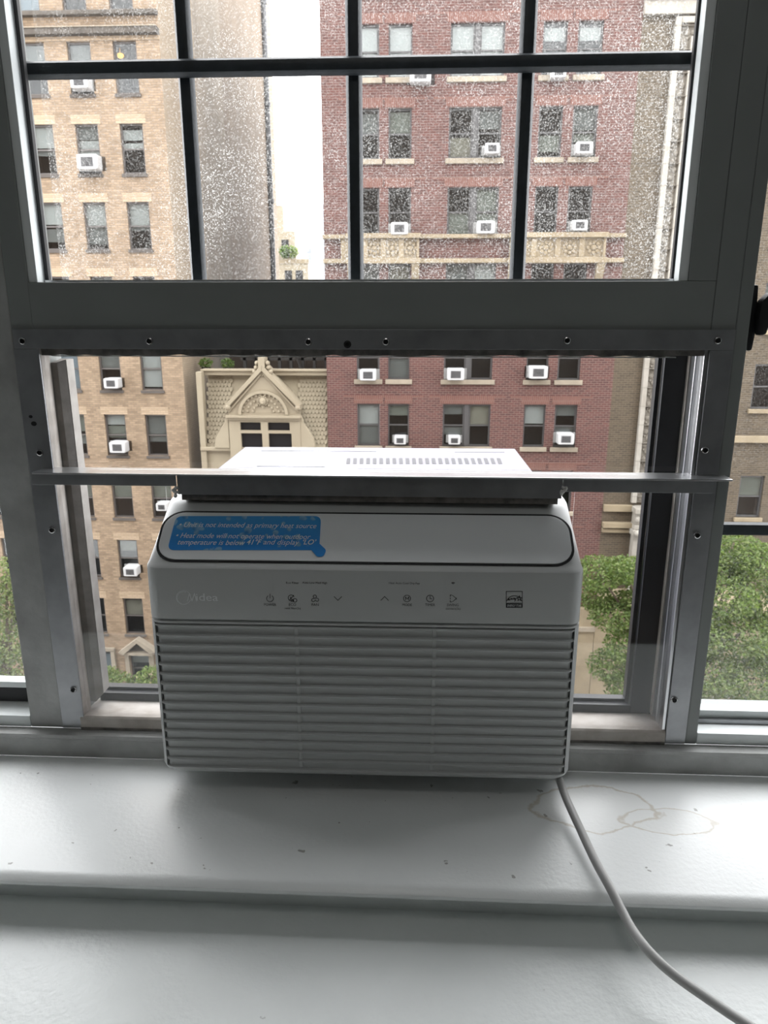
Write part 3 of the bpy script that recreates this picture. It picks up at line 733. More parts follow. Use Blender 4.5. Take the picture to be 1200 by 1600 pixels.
class Sash:                                            # one kind of double-hung window, its meshes shared by all its copies
    def __init__(s, wd, ht, fmat, fw=.06):
        s.w, s.h = wd, ht; h = wd/2
        f = MB()
        f.box(-h, -h+fw, .10, .17, -ht, 0); f.box(h-fw, h, .10, .17, -ht, 0); f.box(-h+fw, h-fw, .10, .17, -fw, 0); f.box(-h+fw, h-fw, .10, .17, -ht, -ht+fw)
        f.box(-h+fw, h-fw, .11, .17, -ht/2-.03, -ht/2+.03)
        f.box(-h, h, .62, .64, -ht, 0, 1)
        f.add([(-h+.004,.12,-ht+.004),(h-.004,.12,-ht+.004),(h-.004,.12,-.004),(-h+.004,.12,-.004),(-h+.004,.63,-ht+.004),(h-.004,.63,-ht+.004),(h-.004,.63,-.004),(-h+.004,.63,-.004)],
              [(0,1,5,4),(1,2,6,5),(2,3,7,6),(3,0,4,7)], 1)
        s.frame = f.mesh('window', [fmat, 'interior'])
        s.pane_u = MB().box(-h+fw, h-fw, .128, .132, -ht/2+.03, -fw).mesh('pane', 'pane')
        s.pane_l = MB().box(-h+fw, h-fw, .148, .152, -ht+fw, -ht/2-.03).mesh('pane', 'pane')
        s.fw = fw; s.blinds = {}
    def blind(s, top, bot, m):
        k = (round(top,2), round(bot,2), m)
        if k not in s.blinds:
            s.blinds[k] = MB().box(-s.w/2+s.fw-.01, s.w/2-s.fw+.01, .19, .20, -s.h+s.fw+(s.h-2*s.fw)*(1-bot), -s.fw-(s.h-2*s.fw)*top).mesh('blind', m)
        return s.blinds[k]
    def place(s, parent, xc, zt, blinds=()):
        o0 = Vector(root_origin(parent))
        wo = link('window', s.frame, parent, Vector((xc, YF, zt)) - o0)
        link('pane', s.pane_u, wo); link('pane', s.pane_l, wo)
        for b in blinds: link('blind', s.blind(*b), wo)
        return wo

# ---- tan brick building
tan = thing('apartment_building', 'tan brick apartment building with grey sashes at left, across the street', 'building', (-16.5, YF, ZG))
TZ = [11.99-2.96*k for k in range(-2, 9)]              # window heads, index 0 is two floors above the dark ledge
TC = [-21.2, -19.32, -17.44, -15.56, -13.68, -11.82]
holes = [(c-.48, c+.48, z-1.88, z) for c in TC for z in TZ]
holes += [(c-.48, c+.48, -16.7, -14.5) for c in (-15.5, -13.6)]
facade('front_wall', -23, -10.4, ZG, 30, holes, 'tan', tan)
B = 'blind_white'; G_ = 'blind_grey'; GR = 'blind_green'; CR = 'blind_cream'; BL = 'blind_blue'
tb_ = {(1,3): [(0,1,BL)], (1,4): [], (1,5): [],
  (2,3): [(0,.55,G_)], (2,4): [(0,.3,G_)], (2,5): [],
  (3,3): [(0,.45,B),(.5,.62,G_)], (3,4): [(0,.28,G_),(.3,.7,B)], (3,5): [(.08,.3,B),(.36,.5,B)],
  (4,3): [(0,.45,B),(.55,.85,G_)], (4,4): [(0,.5,B),(.5,.9,G_)], (4,5): [(0,.5,B),(.5,.6,G_)],
  (5,3): [(.3,.8,B)], (5,4): [(0,.5,G_)], (5,5): [],
  (6,3): [(0,1,BL)], (6,4): [(0,.5,G_)], (6,5): [(0,.5,B),(.52,.96,B)],
  (7,3): [(0,.42,GR),(.5,.75,G_)], (7,4): [(0,.24,B),(.27,.58,GR)], (7,5): [(0,.48,G_),(.5,.68,G_)],
  (8,3): [(0,.5,GR)], (8,4): [(0,.5,GR)], (8,5): [(0,.5,GR)],
  (9,3): [], (9,4): [(0,.3,GR)], (9,5): [], (10,3): [], (10,4): [(.05,.5,CR)], (10,5): []}
ts = Sash(.96, 1.88, 'winframe_tan', .07)
sill_me = MB().box(-.53, .53, -.06, .12, -.14, -.02).mesh('sill', 'sill_grey')
lint_me = MB().box(-.62, .62, -.012, .02, 0, .34).mesh('lintel', 'tan_light')
o0 = Vector(tan.location)
for r, z in enumerate(TZ):
    for c_, x in enumerate(TC):
        ts.place(tan, x, z, tb_.get((r, c_), [(0, rnd.choice((.4,.5,.6)), rnd.choice((B, G_, GR)))]))
        link('sill', sill_me, tan, Vector((x, YF, z-1.86)) - o0)
        if r not in (2,): link('lintel', lint_me, tan, Vector((x, YF, z)) - o0)
for x in (-15.5, -13.6): ts.place(tan, x, -14.5, [(.1,.35,BL if x < -15 else B), (.35,.9,BL)] if x < -15 else [(.12,.35,B)])
for z0, z1, d, m_ in ((12.86, 13.02, .22, 'darkledge'), (12.17, 12.39, .30, 'darkledge'), (12.39, 12.43, .34, 'sill_stone'), (16.0, 16.2, .3, 'darkledge')):
    obj('ledge', MB().box(-23, -10.38, YF-d, YF+.05, z0, z1), m_, tan, bev=.03)
obj('soldier_course', MB().box(-23, -10.385, YF-.03, YF+.05, 12.0, 12.165), 'tan_light', tan)
# side wall, in the three finishes it shows, drain pipe, rear corner, roof
obj('side_wall', MB().box(-10.9, -10.4, YF+.001, 36.0, ZG, 30), 'tan_side', tan)
obj('side_wall', MB().box(-10.9, -10.43, 36.0, 41.0, ZG, 30), 'side_grey', tan)
obj('side_wall', MB().box(-11.2, -10.5, 41.0, 53.4, ZG, 30), 'side_brown', tan)
obj('side_wall', MB().box(-10.9, -10.4, 53.4, 55.0, ZG, 30), 'tan_side', tan)
obj('drain_pipe', MB().tube([(-10.36, 52.6, ZG), (-10.36, 52.6, 29.8)], .17, 10), 'metal_pipe', tan, smooth=40)
pc = MB()
for z in (-9, -3, 3, 9, 15, 21): pc.tube([(-10.36, 52.6, z), (-10.36, 52.6, z+.25)], .23, 10)
obj('pipe_collar', pc, 'metal_pipe', tan, smooth=40)
obj('roof', MB().box(-23, -10.4, YF+.3, 55, 29.8, 30.1), 'darkledge', tan)
# gabled stone surround of the ground-floor window, and the plain one beside it
px_ = lambda q: (at(*q, YF).x, at(*q, YF).z)
a1, a2, a3 = px_((190,1014)), px_((218,993)), px_((247,1013))
pd = MB(); th = .22
pd.xz([a1, a2, (a2[0], a2[1]-th), (a1[0]+.25, a1[1]-.10)], YF-.45, YF+.02); pd.xz([a2, a3, (a3[0]-.25, a3[1]-.10), (a2[0], a2[1]-th)], YF-.45, YF+.02)
pd.box(a1[0]+.15, a3[0]-.15, YF-.38, YF+.02, a1[1]-.16, a1[1]-.02)
obj('pediment', pd, 'sill_stone', tan)
obj('tympanum', MB().xz([(a1[0]+.3, a1[1]-.05), (a3[0]-.3, a1[1]-.05), (a2[0], a2[1]-.2)], YF-.1, YF+.02), 'sill_grey', tan)
for xc in (-13.6, -15.5):
    for s in (-1, 1): obj('pilaster', MB().box(xc+s*.60-.10, xc+s*.60+.10, YF-.12, YF+.02, ZG, -14.45), 'sill_stone', tan)
obj('door_head', MB().box(-16.2, -14.8, YF-.12, YF+.02, -14.48, -14.3), 'sill_stone', tan)
# the lamp lit behind one window
pl = at(188, 87, YF+.5)
tag(obj('pendant_lamp', MB().ball((pl.x, YF+.5, pl.z), .15, .10, .10).tube([(pl.x, YF+.5, pl.z+.08), (pl.x, YF+.5, 11.9)], .006, 6), 'lamp_glow'), 'yellow lamp glowing inside an upper right window of the tan building', 'lamp')

# ---- red brick building
red = thing('apartment_building', 'red brick apartment building with cream sills, straight across the street', 'building', (2.2, YF, ZG))
RZ = [12.40-2.935*k for k in range(-1, 9)]
RO = [(-2.70,-1.70), (-1.33,-.40), (1.087,3.18), (4.64,5.575), (5.975,6.945)]
rh = [(a, b, z-1.86, z) for a, b in RO for z in RZ]
facade('front_wall', -4.02, 8.37, ZG, 17.5, rh, 'red', red)
obj('side_wall', MB().box(-4.02, -3.6, YF+.001, 55, ZG, 17.5), 'red', red)
obj('roof', MB().box(-4.02, 8.37, YF+.3, 55, 17.3, 17.6), 'darkledge', red)
rs1, rs2 = Sash(.98, 1.86, 'winframe_red', .075), Sash(.96, 1.86, 'winframe_red', .075)
rc = {0: [(rs1, -2.2), (rs2, -.865)], 2: [(rs2, 1.62), (rs2, 2.65)], 3: [(rs2, 5.107), (rs2, 6.46)]}
RW = [(rs1, -2.2), (rs2, -.865), (rs2, 1.567), (rs2, 2.70), (rs2, 5.107), (rs2, 6.46)]
rb_ = {(1,0): [(0,1,B)], (1,1): [(0,1,B)], (1,2): [(0,.48,B),(.5,1,G_)], (1,3): [(0,1,B)], (1,4): [(.06,.32,B)], (1,5): [(.06,.32,B)],
  (2,0): [(.05,.5,G_)], (2,1): [(.02,.5,GR)], (2,2): [(.58,1,CR)], (2,3): [(.02,.4,G_)], (2,4): [(.55,.9,GR)], (2,5): [(0,.45,G_),(.5,.7,GR)],
  (3,0): [], (3,1): [], (3,2): [(.52,1,GR)], (3,3): [(0,.48,GR),(.52,.8,GR)], (3,4): [], (3,5): [],
  (4,0): [(0,.6,G_)], (4,1): [(0,.8,CR)], (4,2): [(0,.8,G_)], (4,3): [(0,.8,B)], (4,4): [], (4,5): [],
  (5,0): [], (5,1): [(.3,1,G_)], (5,2): [], (5,3): [], (5,4): [], (5,5): [],
  (6,0): [(0,.5,B),(.5,1,G_)], (6,1): [(0,.26,GR)], (6,2): [(0,.22,G_),(.55,.75,G_)], (6,3): [(0,.48,CR)], (6,4): [(0,.45,B)], (6,5): [(0,.24,G_),(.5,.7,G_)]}
o0 = Vector(red.location)
for r, z in enumerate(RZ):
    for c_, (s, x) in enumerate(RW):
        s.place(red, x, z, rb_.get((r, c_), [(0, rnd.choice((.3,.5)), rnd.choice((B, G_)))]))
    obj('mullion', MB().box(2.045, 2.222, YF+.05, YF+.17, z-1.86, z), 'winframe_red', red)
    for (a, b) in RO:
        if r not in (3,): obj('sill', MB().box(a-.12, b+.12, YF-.10, YF+.10, z-1.86-.20, z-1.86), 'sill_stone', red, bev=.02)
        if r != 4: obj('lintel', MB().box(a-.14, b+.14, YF-.015, YF+.02, z+.03, z+.30), 'red_soldier', red)
    if r not in (4,):
        for a, b in ((RO[0][0], RO[1][1]), (RO[3][0], RO[4][1]), RO[2]):
            obj('brick_band', MB().box(a-.62, b+.62, YF-.010, YF+.02, z+.30, z+.38), 'red_soldier', red)
# cream ledges and panelled aprons under the fourth row
for z0, z1, d in ((4.56, 4.72, .30), (3.60, 3.78, .24)):
    obj('ledge', MB().box(-4.05, 8.37, YF-d, YF+.02, z0, z1), 'stone', red, bev=.03)
def apron(x0, x1, np):
    m = obj('stone_apron', MB().box(x0, x1, YF-.22, YF, 3.78, 4.56), 'stone', red)
    f = MB(); wdt = (x1-x0)/np
    f.box(x0-.06, x1+.06, YF-.42, YF, 4.56, 4.76); f.box(x0-.06, x1+.06, YF-.40, YF, 3.58, 3.80)
    for k in range(np+1):
        xx = x0+wdt*k; f.box(max(x0, xx-.11), min(x1, xx+.11), YF-.30, YF-.2, 3.8, 4.56)
    obj('apron_frame', f, 'stone', m, bev=.02)
    for k in range(np):
        xx = x0+wdt*(k+.5); r_ = MB()
        for q in range(8): r_.ball((xx+.22*math.cos(q*PI/4), YF-.23, 4.18+.20*math.sin(q*PI/4)), .09, .05, .09, 6, 5)
        r_.ball((xx, YF-.24, 4.18), .12, .07, .12, 6, 5)
        obj('rosette', r_, 'stone', m)
    for xx in (x0+.15, x1-.15): obj('bracket', MB().yz([(YF-.36, 3.58), (YF, 3.58), (YF, 2.95), (YF-.10, 2.98), (YF-.22, 3.2)], xx-.16, xx+.16), 'stone', m)
apron(at(540,390,YF).x+.1, at(655,390,YF).x, 4); apron(at(822,390,YF).x-.7, at(944,390,YF).x, 4)
fr = MB(); x0, x1 = at(538,390,YF).x-.12, at(544,390,YF).x
fr.box(x0, x1, YF-.2, YF, 3.78, 4.56)
obj('stone_pier', fr, 'stone', red)

# ---- brown brick building with pale ornamental frame
brn = thing('apartment_building', 'brown brick building with pale carved window surround, at right across the street', 'building', (14, YF, ZG))
bh = [(10.75, 13.0, z-2.0, z) for z in (12.2, 8.9, 5.5, 2.1, -1.3, -4.6)]
BZ = [6.1, 2.8, -.5, -3.75-1.6, -9.0]
bo = [(14.30, 15.35, z-1.9, z) for z in BZ] + [(16.1, 17.1, z-1.9, z) for z in BZ] + [(18.3, 19.3, z-1.9, z) for z in BZ]
facade('front_wall', 8.37, 24, ZG, 17.5, bh + bo, 'brown', brn)
obj('roof', MB().box(8.37, 24, YF+.3, 55, 17.3, 17.6), 'darkledge', brn)
bs1, bs2 = Sash(1.05, 1.9, 'winframe_red', .08), Sash(1.0, 1.9, 'winframe_red', .08); bs3 = Sash(1.12, 2.0, 'winframe_red', .09)
for z in (12.2, 8.9, 5.5, 2.1, -1.3, -4.6):
    bs3.place(brn, 11.31, z, [(0,.7,BL)]); bs3.place(brn, 12.44, z, [(0,.5,GR)])
for k, z in enumerate(BZ):
    for s, x in ((bs1, 14.825), (bs2, 16.6), (bs2, 18.8)):
        s.place(brn, x, z, [(0,.5,GR)] if k != 2 else [])
        obj('sill', MB().box(x-.62, x+.62, YF-.12, YF+.1, z-2.08, z-1.9), 'stone', brn, bev=.02)
obj('ledge', MB().box(13.55, 24, YF-.2, YF+.02, -3.85, -3.55), 'stone', brn, bev=.03)
for z0, z1, d in ((12.98, 13.12, .35), (12.50, 12.98, .22), (13.9, 14.2, .3)):
    obj('cornice', MB().box(8.37, 24, YF-d, YF+.02, z0, z1), 'terracotta', brn, bev=.03)
su = MB()
su.box(9.58, 9.80, YF-.22, YF, -6.6, 12.42); su.box(10.20, 10.42, YF-.22, YF, -6.6, 11.75); su.box(9.80, 14.0, YF-.22, YF, 12.20, 12.42); su.box(10.42, 13.4, YF-.22, YF, 11.55, 11.75)
obj('carved_surround', su, 'terracotta', brn, bev=.03)
jn = MB()
for k in range(24): jn.box(9.575, 10.425, YF-.224, YF-.10, -6.3+k*.80, -6.285+k*.80)
obj('surround_joint', jn, 'ornament', brn)
orn = MB(); orn.box(9.80, 10.20, YF-.08, YF, -6.6, 12.2); orn.box(10.2, 13.8, YF-.08, YF, 11.75, 12.2)
for k in range(62):
    z = -6.4+k*.30; s = 1 if k % 2 else -1
    orn.ball((10.0+s*.07, YF-.08, z), .13, .07, .12, 7, 5); orn.ball((10.0-s*.10, YF-.08, z+.1), .06, .05, .07, 6, 5)
for k in range(11): orn.ball((10.3+k*.3, YF-.08, 11.97+.06*(1 if k%2 else -1)), .13, .07, .10, 7, 5)
oo = obj('carved_ornament', orn, 'ornament', brn, smooth=50); 
for z0, z1, d, m_ in ((-7.02, -6.72, .18, 'stone'), (-7.75, -7.52, .32, 'stone'), (-8.0, -7.82, .2, 'stone')):
    obj('string_course', MB().box(8.40, 9.75, YF-d, YF+.02, z0, z1), m_, brn, bev=.02)
pil = MB()
pil.box(9.62, 10.55, YF-.75, YF, -6.98, -6.72); pil.box(9.70, 10.5, YF-.6, YF, -7.5, -6.98); pil.box(9.60, 10.55, YF-.72, YF, -8.0, -7.72); pil.box(9.66, 10.5, YF-.65, YF, -7.72, -7.5)
obj('capital', pil, 'terracotta', brn, bev=.04)
vol = MB()
for xx in (9.78, 10.08, 10.38): vol.ball((xx, YF-.72, -7.86), .13, .12, .16, 8, 6); vol.ball((xx, YF-.62, -7.25), .11, .1, .18, 8, 6)
obj('volute', vol, 'terracotta', brn, smooth=50)
obj('pilaster', MB().box(9.72, 10.42, YF-.45, YF, -10.9, -8.0), 'terracotta', brn, bev=.03)
cv = MB()
for k in range(14): cv.ball((10.07, YF-.46, -8.3-k*.17), .16 if k%2 else .10, .06, .075, 7, 5)
obj('carving', cv, 'ornament', brn, smooth=50)
obj('pilaster_base', MB().box(9.55, 10.6, YF-.7, YF, -11.25, -10.9).box(9.62, 10.5, YF-.6, YF, -10.9, -10.7), 'stone', brn, bev=.03)
obj('base_ledge', MB().yz([(YF-.95, -11.35), (YF, -10.75), (YF, -11.7), (YF-.95, -11.62)], 8.45, 24), 'stone', brn)
obj('base_wall', MB().box(8.38, 24, YF-.35, YF+.1, ZG, -11.66), 'stone', brn)
obj('plinth', MB().box(7.4, 8.36, YF-.35, YF+.05, ZG, -11.7), 'stone', red)
obj('ledge', MB().box(6.9, 8.36, YF-.5, YF, -12.75, -12.55), 'sill_stone', red)

# ---- cream townhouse with gabled dormer
tw = thing('townhouse', 'low cream townhouse with shingled roof and pointed carved dormer', 'house', (-6.9, YF, ZG))
tx = lambda px: at(px, 640, YF).x
tz = lambda py: at(412, py, YF).z
X0, X1 = -9.80, -4.03
obj('front_wall', MB().box(X0, X1, YF, YF+.4, ZG, tz(702)), 'town', tw)
obj('string_course', MB().box(X0, X1, YF-.22, YF+.1, tz(704), tz(698)), 'town', tw, bev=.04)
obj('corner_pier', MB().box(X0, tx(318)+.05, YF-.15, YF+.3, tz(740), tz(581)), 'town', tw, bev=.03)
roofz0, roofz1 = tz(700), tz(587)
obj('mansard', MB().yz([(YF+.05, roofz0), (YF+.75, roofz1), (YF+3, roofz1), (YF+3, roofz0)], X0+.3, X1), 'shingle', tw)
obj('parapet', MB().box(X0+.2, X1, YF+.35, YF+.9, roofz1-.02, tz(581)).box(X0+.1, X1, YF+.25, YF+.9, tz(581), tz(578)), 'town', tw, bev=.03)
sh = MB(); rows_n = 17; rh_ = (roofz1-roofz0)/rows_n
for r in range(rows_n):
    z = roofz0 + rh_*(r+.55)
    yy = YF+.05+.70*(z-roofz0)/(roofz1-roofz0)
    n_ = 34; wd = (X1-X0-.35)/n_
    for k in range(n_):
        x = X0+.32 + wd*(k + (.5 if r % 2 else 0))
        if tx(360) < x < tx(466) - .05: continue
        pts = [(x-wd*.48, z+rh_*.5), (x-wd*.48, z-rh_*.1), (x-wd*.30, z-rh_*.42), (x, z-rh_*.55), (x+wd*.30, z-rh_*.42), (x+wd*.48, z-rh_*.1), (x+wd*.48, z+rh_*.5)]
        sh.add([(a, yy-.06 + .70*(b-z)/(roofz1-roofz0)*.4 + (b-z)*.30, b) for a, b in pts], [tuple(range(7))]); 
sho = obj('scalloped_shingles', sh, 'shingle', tw); tag(sho, kind='stuff')
# dormer body
dx0, dx1 = tx(359), tx(470); xm = (dx0+dx1)/2
zb, ze, zap = tz(700), tz(632), tz(573)
hs = [(tx(376.5), tx(408.5), tz(671), tz(658.5)), (tx(419.5), tx(453.5), tz(671), tz(658.5)), (tx(377), tx(410), tz(712), tz(675.5)), (tx(420), tx(456), tz(712), tz(675.5))]
dm = MB()
xs = sorted({dx0, dx1} | {v for h_ in hs for v in h_[:2]}); zs = sorted({tz(715), ze-.35} | {v for h_ in hs for v in h_[2:]})
for i in range(len(xs)-1):
    for j in range(len(zs)-1):
        cx, cz = (xs[i]+xs[i+1])/2, (zs[j]+zs[j+1])/2
        if not any(h_[0] < cx < h_[1] and h_[2] < cz < h_[3] for h_ in hs): dm.box(xs[i], xs[i+1], YF-.30, YF-.12, zs[j], zs[j+1])
obj('dormer_front', dm, 'town', tw)
obj('dormer_body', MB().box(dx0+.05, dx1-.05, YF-.02, YF+1.2, tz(715), ze), 'interior', tw)
for h_ in hs: 
    wo = obj('window', MB().box(h_[0]-.02, h_[1]+.02, YF-.16, YF-.14, h_[2]-.02, h_[3]+.02).box(h_[0], h_[1], YF-.03, YF-.025, h_[2], h_[3]), 'town_pane', tw)
obj('dormer_cornice', MB().box(dx0-.10, dx1+.06, YF-.48, YF-.1, tz(651.5), tz(647.5)).box(dx0-.05, dx1+.02, YF-.40, YF-.1, tz(655), tz(651.5)), 'town', tw, bev=.02)
obj('gable', MB().xz([(dx0+.02, tz(648)), (dx1-.02, tz(648)), (dx1-.02, ze), (xm, zap-.1), (dx0+.02, ze)], YF-.26, YF+1.0), 'town', tw)
rk = MB()
for s in (-1, 1):
    xe = dx0-.08 if s < 0 else dx1+.04
    rk.xz([(xm, zap+.12), (xe, ze+.02), (xe, ze-.20), (xm, zap-.16)], YF-.44, YF+1.0)
    rk.xz([(xm, zap-.16), (xe-s*.1, ze-.24), (xe-s*.1, ze-.34), (xm, zap-.30)], YF-.34, YF+.5)
obj('raking_cornice', rk, 'town', tw, bev=.02)
R_ = (tx(452)-tx(375))/2; xc = (tx(452)+tx(375))/2; zc = tz(646.5); RV = tz(609)-zc
ar = MB(); n_ = 20
for k in range(n_):
    a0, a1_ = PI*k/n_, PI*(k+1)/n_
    ar.xz([(xc+R_*math.cos(a0), zc+RV*math.sin(a0)), (xc+R_*math.cos(a1_), zc+RV*math.sin(a1_)), (xc+(R_-.13)*math.cos(a1_), zc+(RV-.13)*math.sin(a1_)), (xc+(R_-.13)*math.cos(a0), zc+(RV-.13)*math.sin(a0))], YF-.38, YF-.2)
obj('arch_moulding', ar, 'town', tw)
me_ = MB()
for k in range(14): me_.ball((xc+.20*math.cos(2*PI*k/14), YF-.30, tz(626)+.20*math.sin(2*PI*k/14)), .055, .07, .055, 6, 5)
me_.ball((xc, YF-.34, tz(626)), .16, .16, .18, 10, 8); me_.ball((xc, YF-.47, tz(628)), .06, .08, .06, 8, 6); me_.ball((xc-.07, YF-.45, tz(624)), .035, .04, .03, 6, 5); me_.ball((xc+.07, YF-.45, tz(624)), .035, .04, .03, 6, 5)
me_.add([(xc-.12, YF-.33, tz(630)), (xc+.12, YF-.33, tz(630)), (xc, YF-.36, tz(637))], [(0,1,2)])
obj('lion_medallion', me_, 'town', tw, smooth=50)
fl = MB()
for rr_, nn in ((.42, 8), (.64, 11), (.84, 14)):
    for k in range(nn):
        a = PI*(k+.5)/nn; fl.ball((xc+R_*rr_*math.cos(a), YF-.27, zc+.06+(RV-.1)*rr_*math.sin(a)), .075, .08, .07, 6, 4)
obj('carved_flower', fl, 'town', tw, smooth=50)
ap_ = MB()
for k in (-1, 0, 1): ap_.ball((xm+k*.13, YF-.28, tz(586)), .07, .05, .06, 6, 5)
obj('carved_shell', ap_, 'town', tw, smooth=50)
fi = MB(); fi.box(xm-.14, xm+.14, YF-.42, YF+.3, zap-.1, zap+.42)
for s in (-1, 1):
    for dz, dx in ((-.02, .26), (.17, .22), (-.20, .34)): fi.ball((xm+s*dx, YF-.2, zap+dz), .12, .2, .11, 8, 6)
obj('finial', fi, 'town', tw, smooth=50)
for px0, s in ((358, -1), (469, 1)):
    sc_ = MB(); bx = tx(px0)
    prof = [(0, tz(645)), (.10, tz(650)), (.18, tz(660)), (.42, tz(672)), (.62, tz(684)), (.68, tz(699)), (0, tz(699))]
    sc_.xz([(bx+s*u, v) for u, v in prof], YF-.28, YF-.04)
    obj('scroll', sc_, 'town', tw, bev=.02)
    kb = MB(); kb.ball((bx-s*.04, YF-.36, tz(635)), .13, .12, .15, 8, 6); obj('corner_boss', kb, 'town', tw, smooth=50)

# ---- things on the roof behind the parapet
def roof_thing(name, label, cat, fnmb, mats, loc):
    m = MB(); fnmb(m); return tag(obj(name, m, mats), label, cat)
rz_ = tz(579)
def trellis(m):
    for k in range(9):
        x = -8.2+k*.55; m.box(x-.07, x+.07, YF+2.4, YF+2.55, rz_-.3, rz_+2.2)
    m.box(-8.4, -3.7, YF+2.4, YF+2.55, rz_+.30, rz_+.42); m.box(-8.4, -3.7, YF+2.4, YF+2.55, rz_+1.5, rz_+1.65)
    m.tube([(-8.3, YF+2.3, rz_+1.1), (-6.9, YF+2.3, rz_-.1)], .09, 6); m.tube([(-5.9, YF+2.3, rz_+1.2), (-5.5, YF+2.3, rz_-.2)], .07, 6)
roof_thing('roof_trellis', 'dark timber trellis on the townhouse roof', 'trellis', trellis, 'roofdark', None)
def shed(m):
    m.box(-9.6, -3.9, YF+5, YF+7.5, rz_-.4, rz_+1.7); m.box(-9.8, -3.75, YF+4.8, YF+7.7, rz_+1.7, rz_+1.85)
    for k in range(12): m.box(-9.5+k*.47, -9.42+k*.47, YF+4.96, YF+5, rz_-.3, rz_+1.7)
roof_thing('roof_shed', 'brown boarded roof shed behind the dark trellis', 'shed', shed, 'roofbrown', None)
def leaves(n, clumps, size, mats_n, seed, jit=.35):
    r = random.Random(seed); m = MB(); tot = sum(c[3] for c in clumps)
    for _ in range(n):
        q = r.uniform(0, tot)
        for c in clumps:
            q -= c[3]
            if q <= 0: break
        a, b = r.uniform(0, 2*PI), math.acos(r.uniform(-1, 1)); rad = r.uniform(.25, 1)**.45
        sx = c[4] if len(c) > 4 else 1.0
        p = Vector((c[0][0]+c[1]*rad*math.sin(b)*math.cos(a), c[0][1]+c[1]*rad*math.sin(b)*math.sin(a)*sx, c[0][2]+c[2]*rad*math.cos(b)))
        d = Vector((r.gauss(0,1), r.gauss(0,1), r.gauss(0,.6))).normalized(); e = d.cross(Vector((r.gauss(0,1), r.gauss(0,1), r.gauss(0,1)))).normalized()
        s = size*r.uniform(.6, 1.3); nrm = d.cross(e)*(s*.12)
        mi = r.choices(range(mats_n), weights=[5,3,3,1][:mats_n])[0]
        m.add([p-d*s*.5, p+e*s*.28+nrm, p+d*s*.5, p-e*s*.28+nrm], [(0,1,2,3)], mi)
    return m
for px0, lab in ((322, 'small potted plant at left end of the townhouse roof'), (356, 'small potted plant beside the slanting roof timber')):
    p = at(px0, 576, YF+1.6); t = thing('potted_plant', lab, 'plant', (p.x, YF+1.6, rz_-.3))
    obj('pot', MB().loft([[(p.x+r_*math.cos(2*PI*k/10), YF+1.6+r_*math.sin(2*PI*k/10), z) for k in range(10)] for r_, z in ((.16, rz_-.3), (.22, rz_+.02))]), 'roofdark', t, smooth=40)
    lo_ = obj('foliage', leaves(140, [((p.x, YF+1.6, rz_+.2), .32, .24, 1)], .16, 2, px0), ['leaf2', 'leaf1'], t); lo_['kind'] = 'stuff'

# ---- window air conditioners on the far buildings
fa = MB().loft([[(x_*s_, y_, -.0+z_*s_) for x_, z_ in poly_round([(-.31,-.21), (.31,-.21), (.31,.21), (-.31,.21)], .06, 3)] for s_, y_ in ((.93,-.46), (1,-.43), (1,.15))])
case_me = fa.mesh('casing', 'acw', smooth=35)
gm = MB()
for k in range(7): gm.box(-.17, .17, -.468, -.455, -.12+k*.035, -.098+k*.035, 1)
gm.box(-.19, .19, -.462, -.45, -.135, .135, 0)
gr_me = gm.mesh('grille', ['acg', 'interior'])
cu_me = MB().box(.30, .42, .02, .10, -.20, .20).mesh('side_curtain', 'acp'); cu_me2 = MB().box(-.42, -.30, .02, .10, -.20, .20).mesh('side_curtain', 'acp')
def far_ac(px, py, wpx, label):
    p = at(px, py, YF-.4); s = (wpx/ (F_PX/ (YF-.4-CAM.y) ))/.62*.93
    o = thing('air_conditioner', label, 'air conditioner', (p.x, YF-.02, p.z), 'window air conditioners across the street'); o.scale = (s, 1, s)
    link('casing', case_me, o); link('grille', gr_me, o); link('side_curtain', cu_me, o); link('side_curtain', cu_me2, o)
for a in ((124,128,27,'white air conditioner just below the horizontal bar, on the tan building'),
        (137,253,33,'white air conditioner on the tan building, second row below the bar'),
        (174,599,25,'white air conditioner on the tan building, just under the seal of the rail'),
        (184,699,28,'white air conditioner on the tan building, just above the aluminium angle'),
        (204,893,25,'white air conditioner on the tan building, low beside the big unit'),
        (253,792,20,'white air conditioner on the tan building half hidden by the big unit'),
        (657,116,32,'white air conditioner on the red building, peeking out below the horizontal bar'),
        (873,113,22,'white air conditioner on the red building, topmost at right below the bar'),
        (769,232,22,'small small white air conditioner in the wide red-building window, two rows above the cream ledge'),
        (913,231,25,'white air conditioner in the right-hand window of the red building, well above the cream apron'),
        (624,357,27,'white air conditioner standing just above the left cream apron'),
        (759,355,28,'white air conditioner in the wide red-building window standing on the cream ledge'),
        (906,352,23,'white air conditioner standing just above the right cream apron'),
        (575,586,27,'white air conditioner on the red building, next to the townhouse roof'),
        (712,585,28,'white air conditioner in a wide window just below the seal, over the big unit'),
        (841,582,30,'white air conditioner on the red building below the seal, right of the wide window'),
        (625,688,20,'white air conditioner in a narrow window directly behind the top of the big unit'),
        (710,688,20,'white air conditioner in the wide window directly behind the top of the big unit'),
        (884,686,27,'white air conditioner on the red building above the right end of the angle')):
    far_ac(*a)

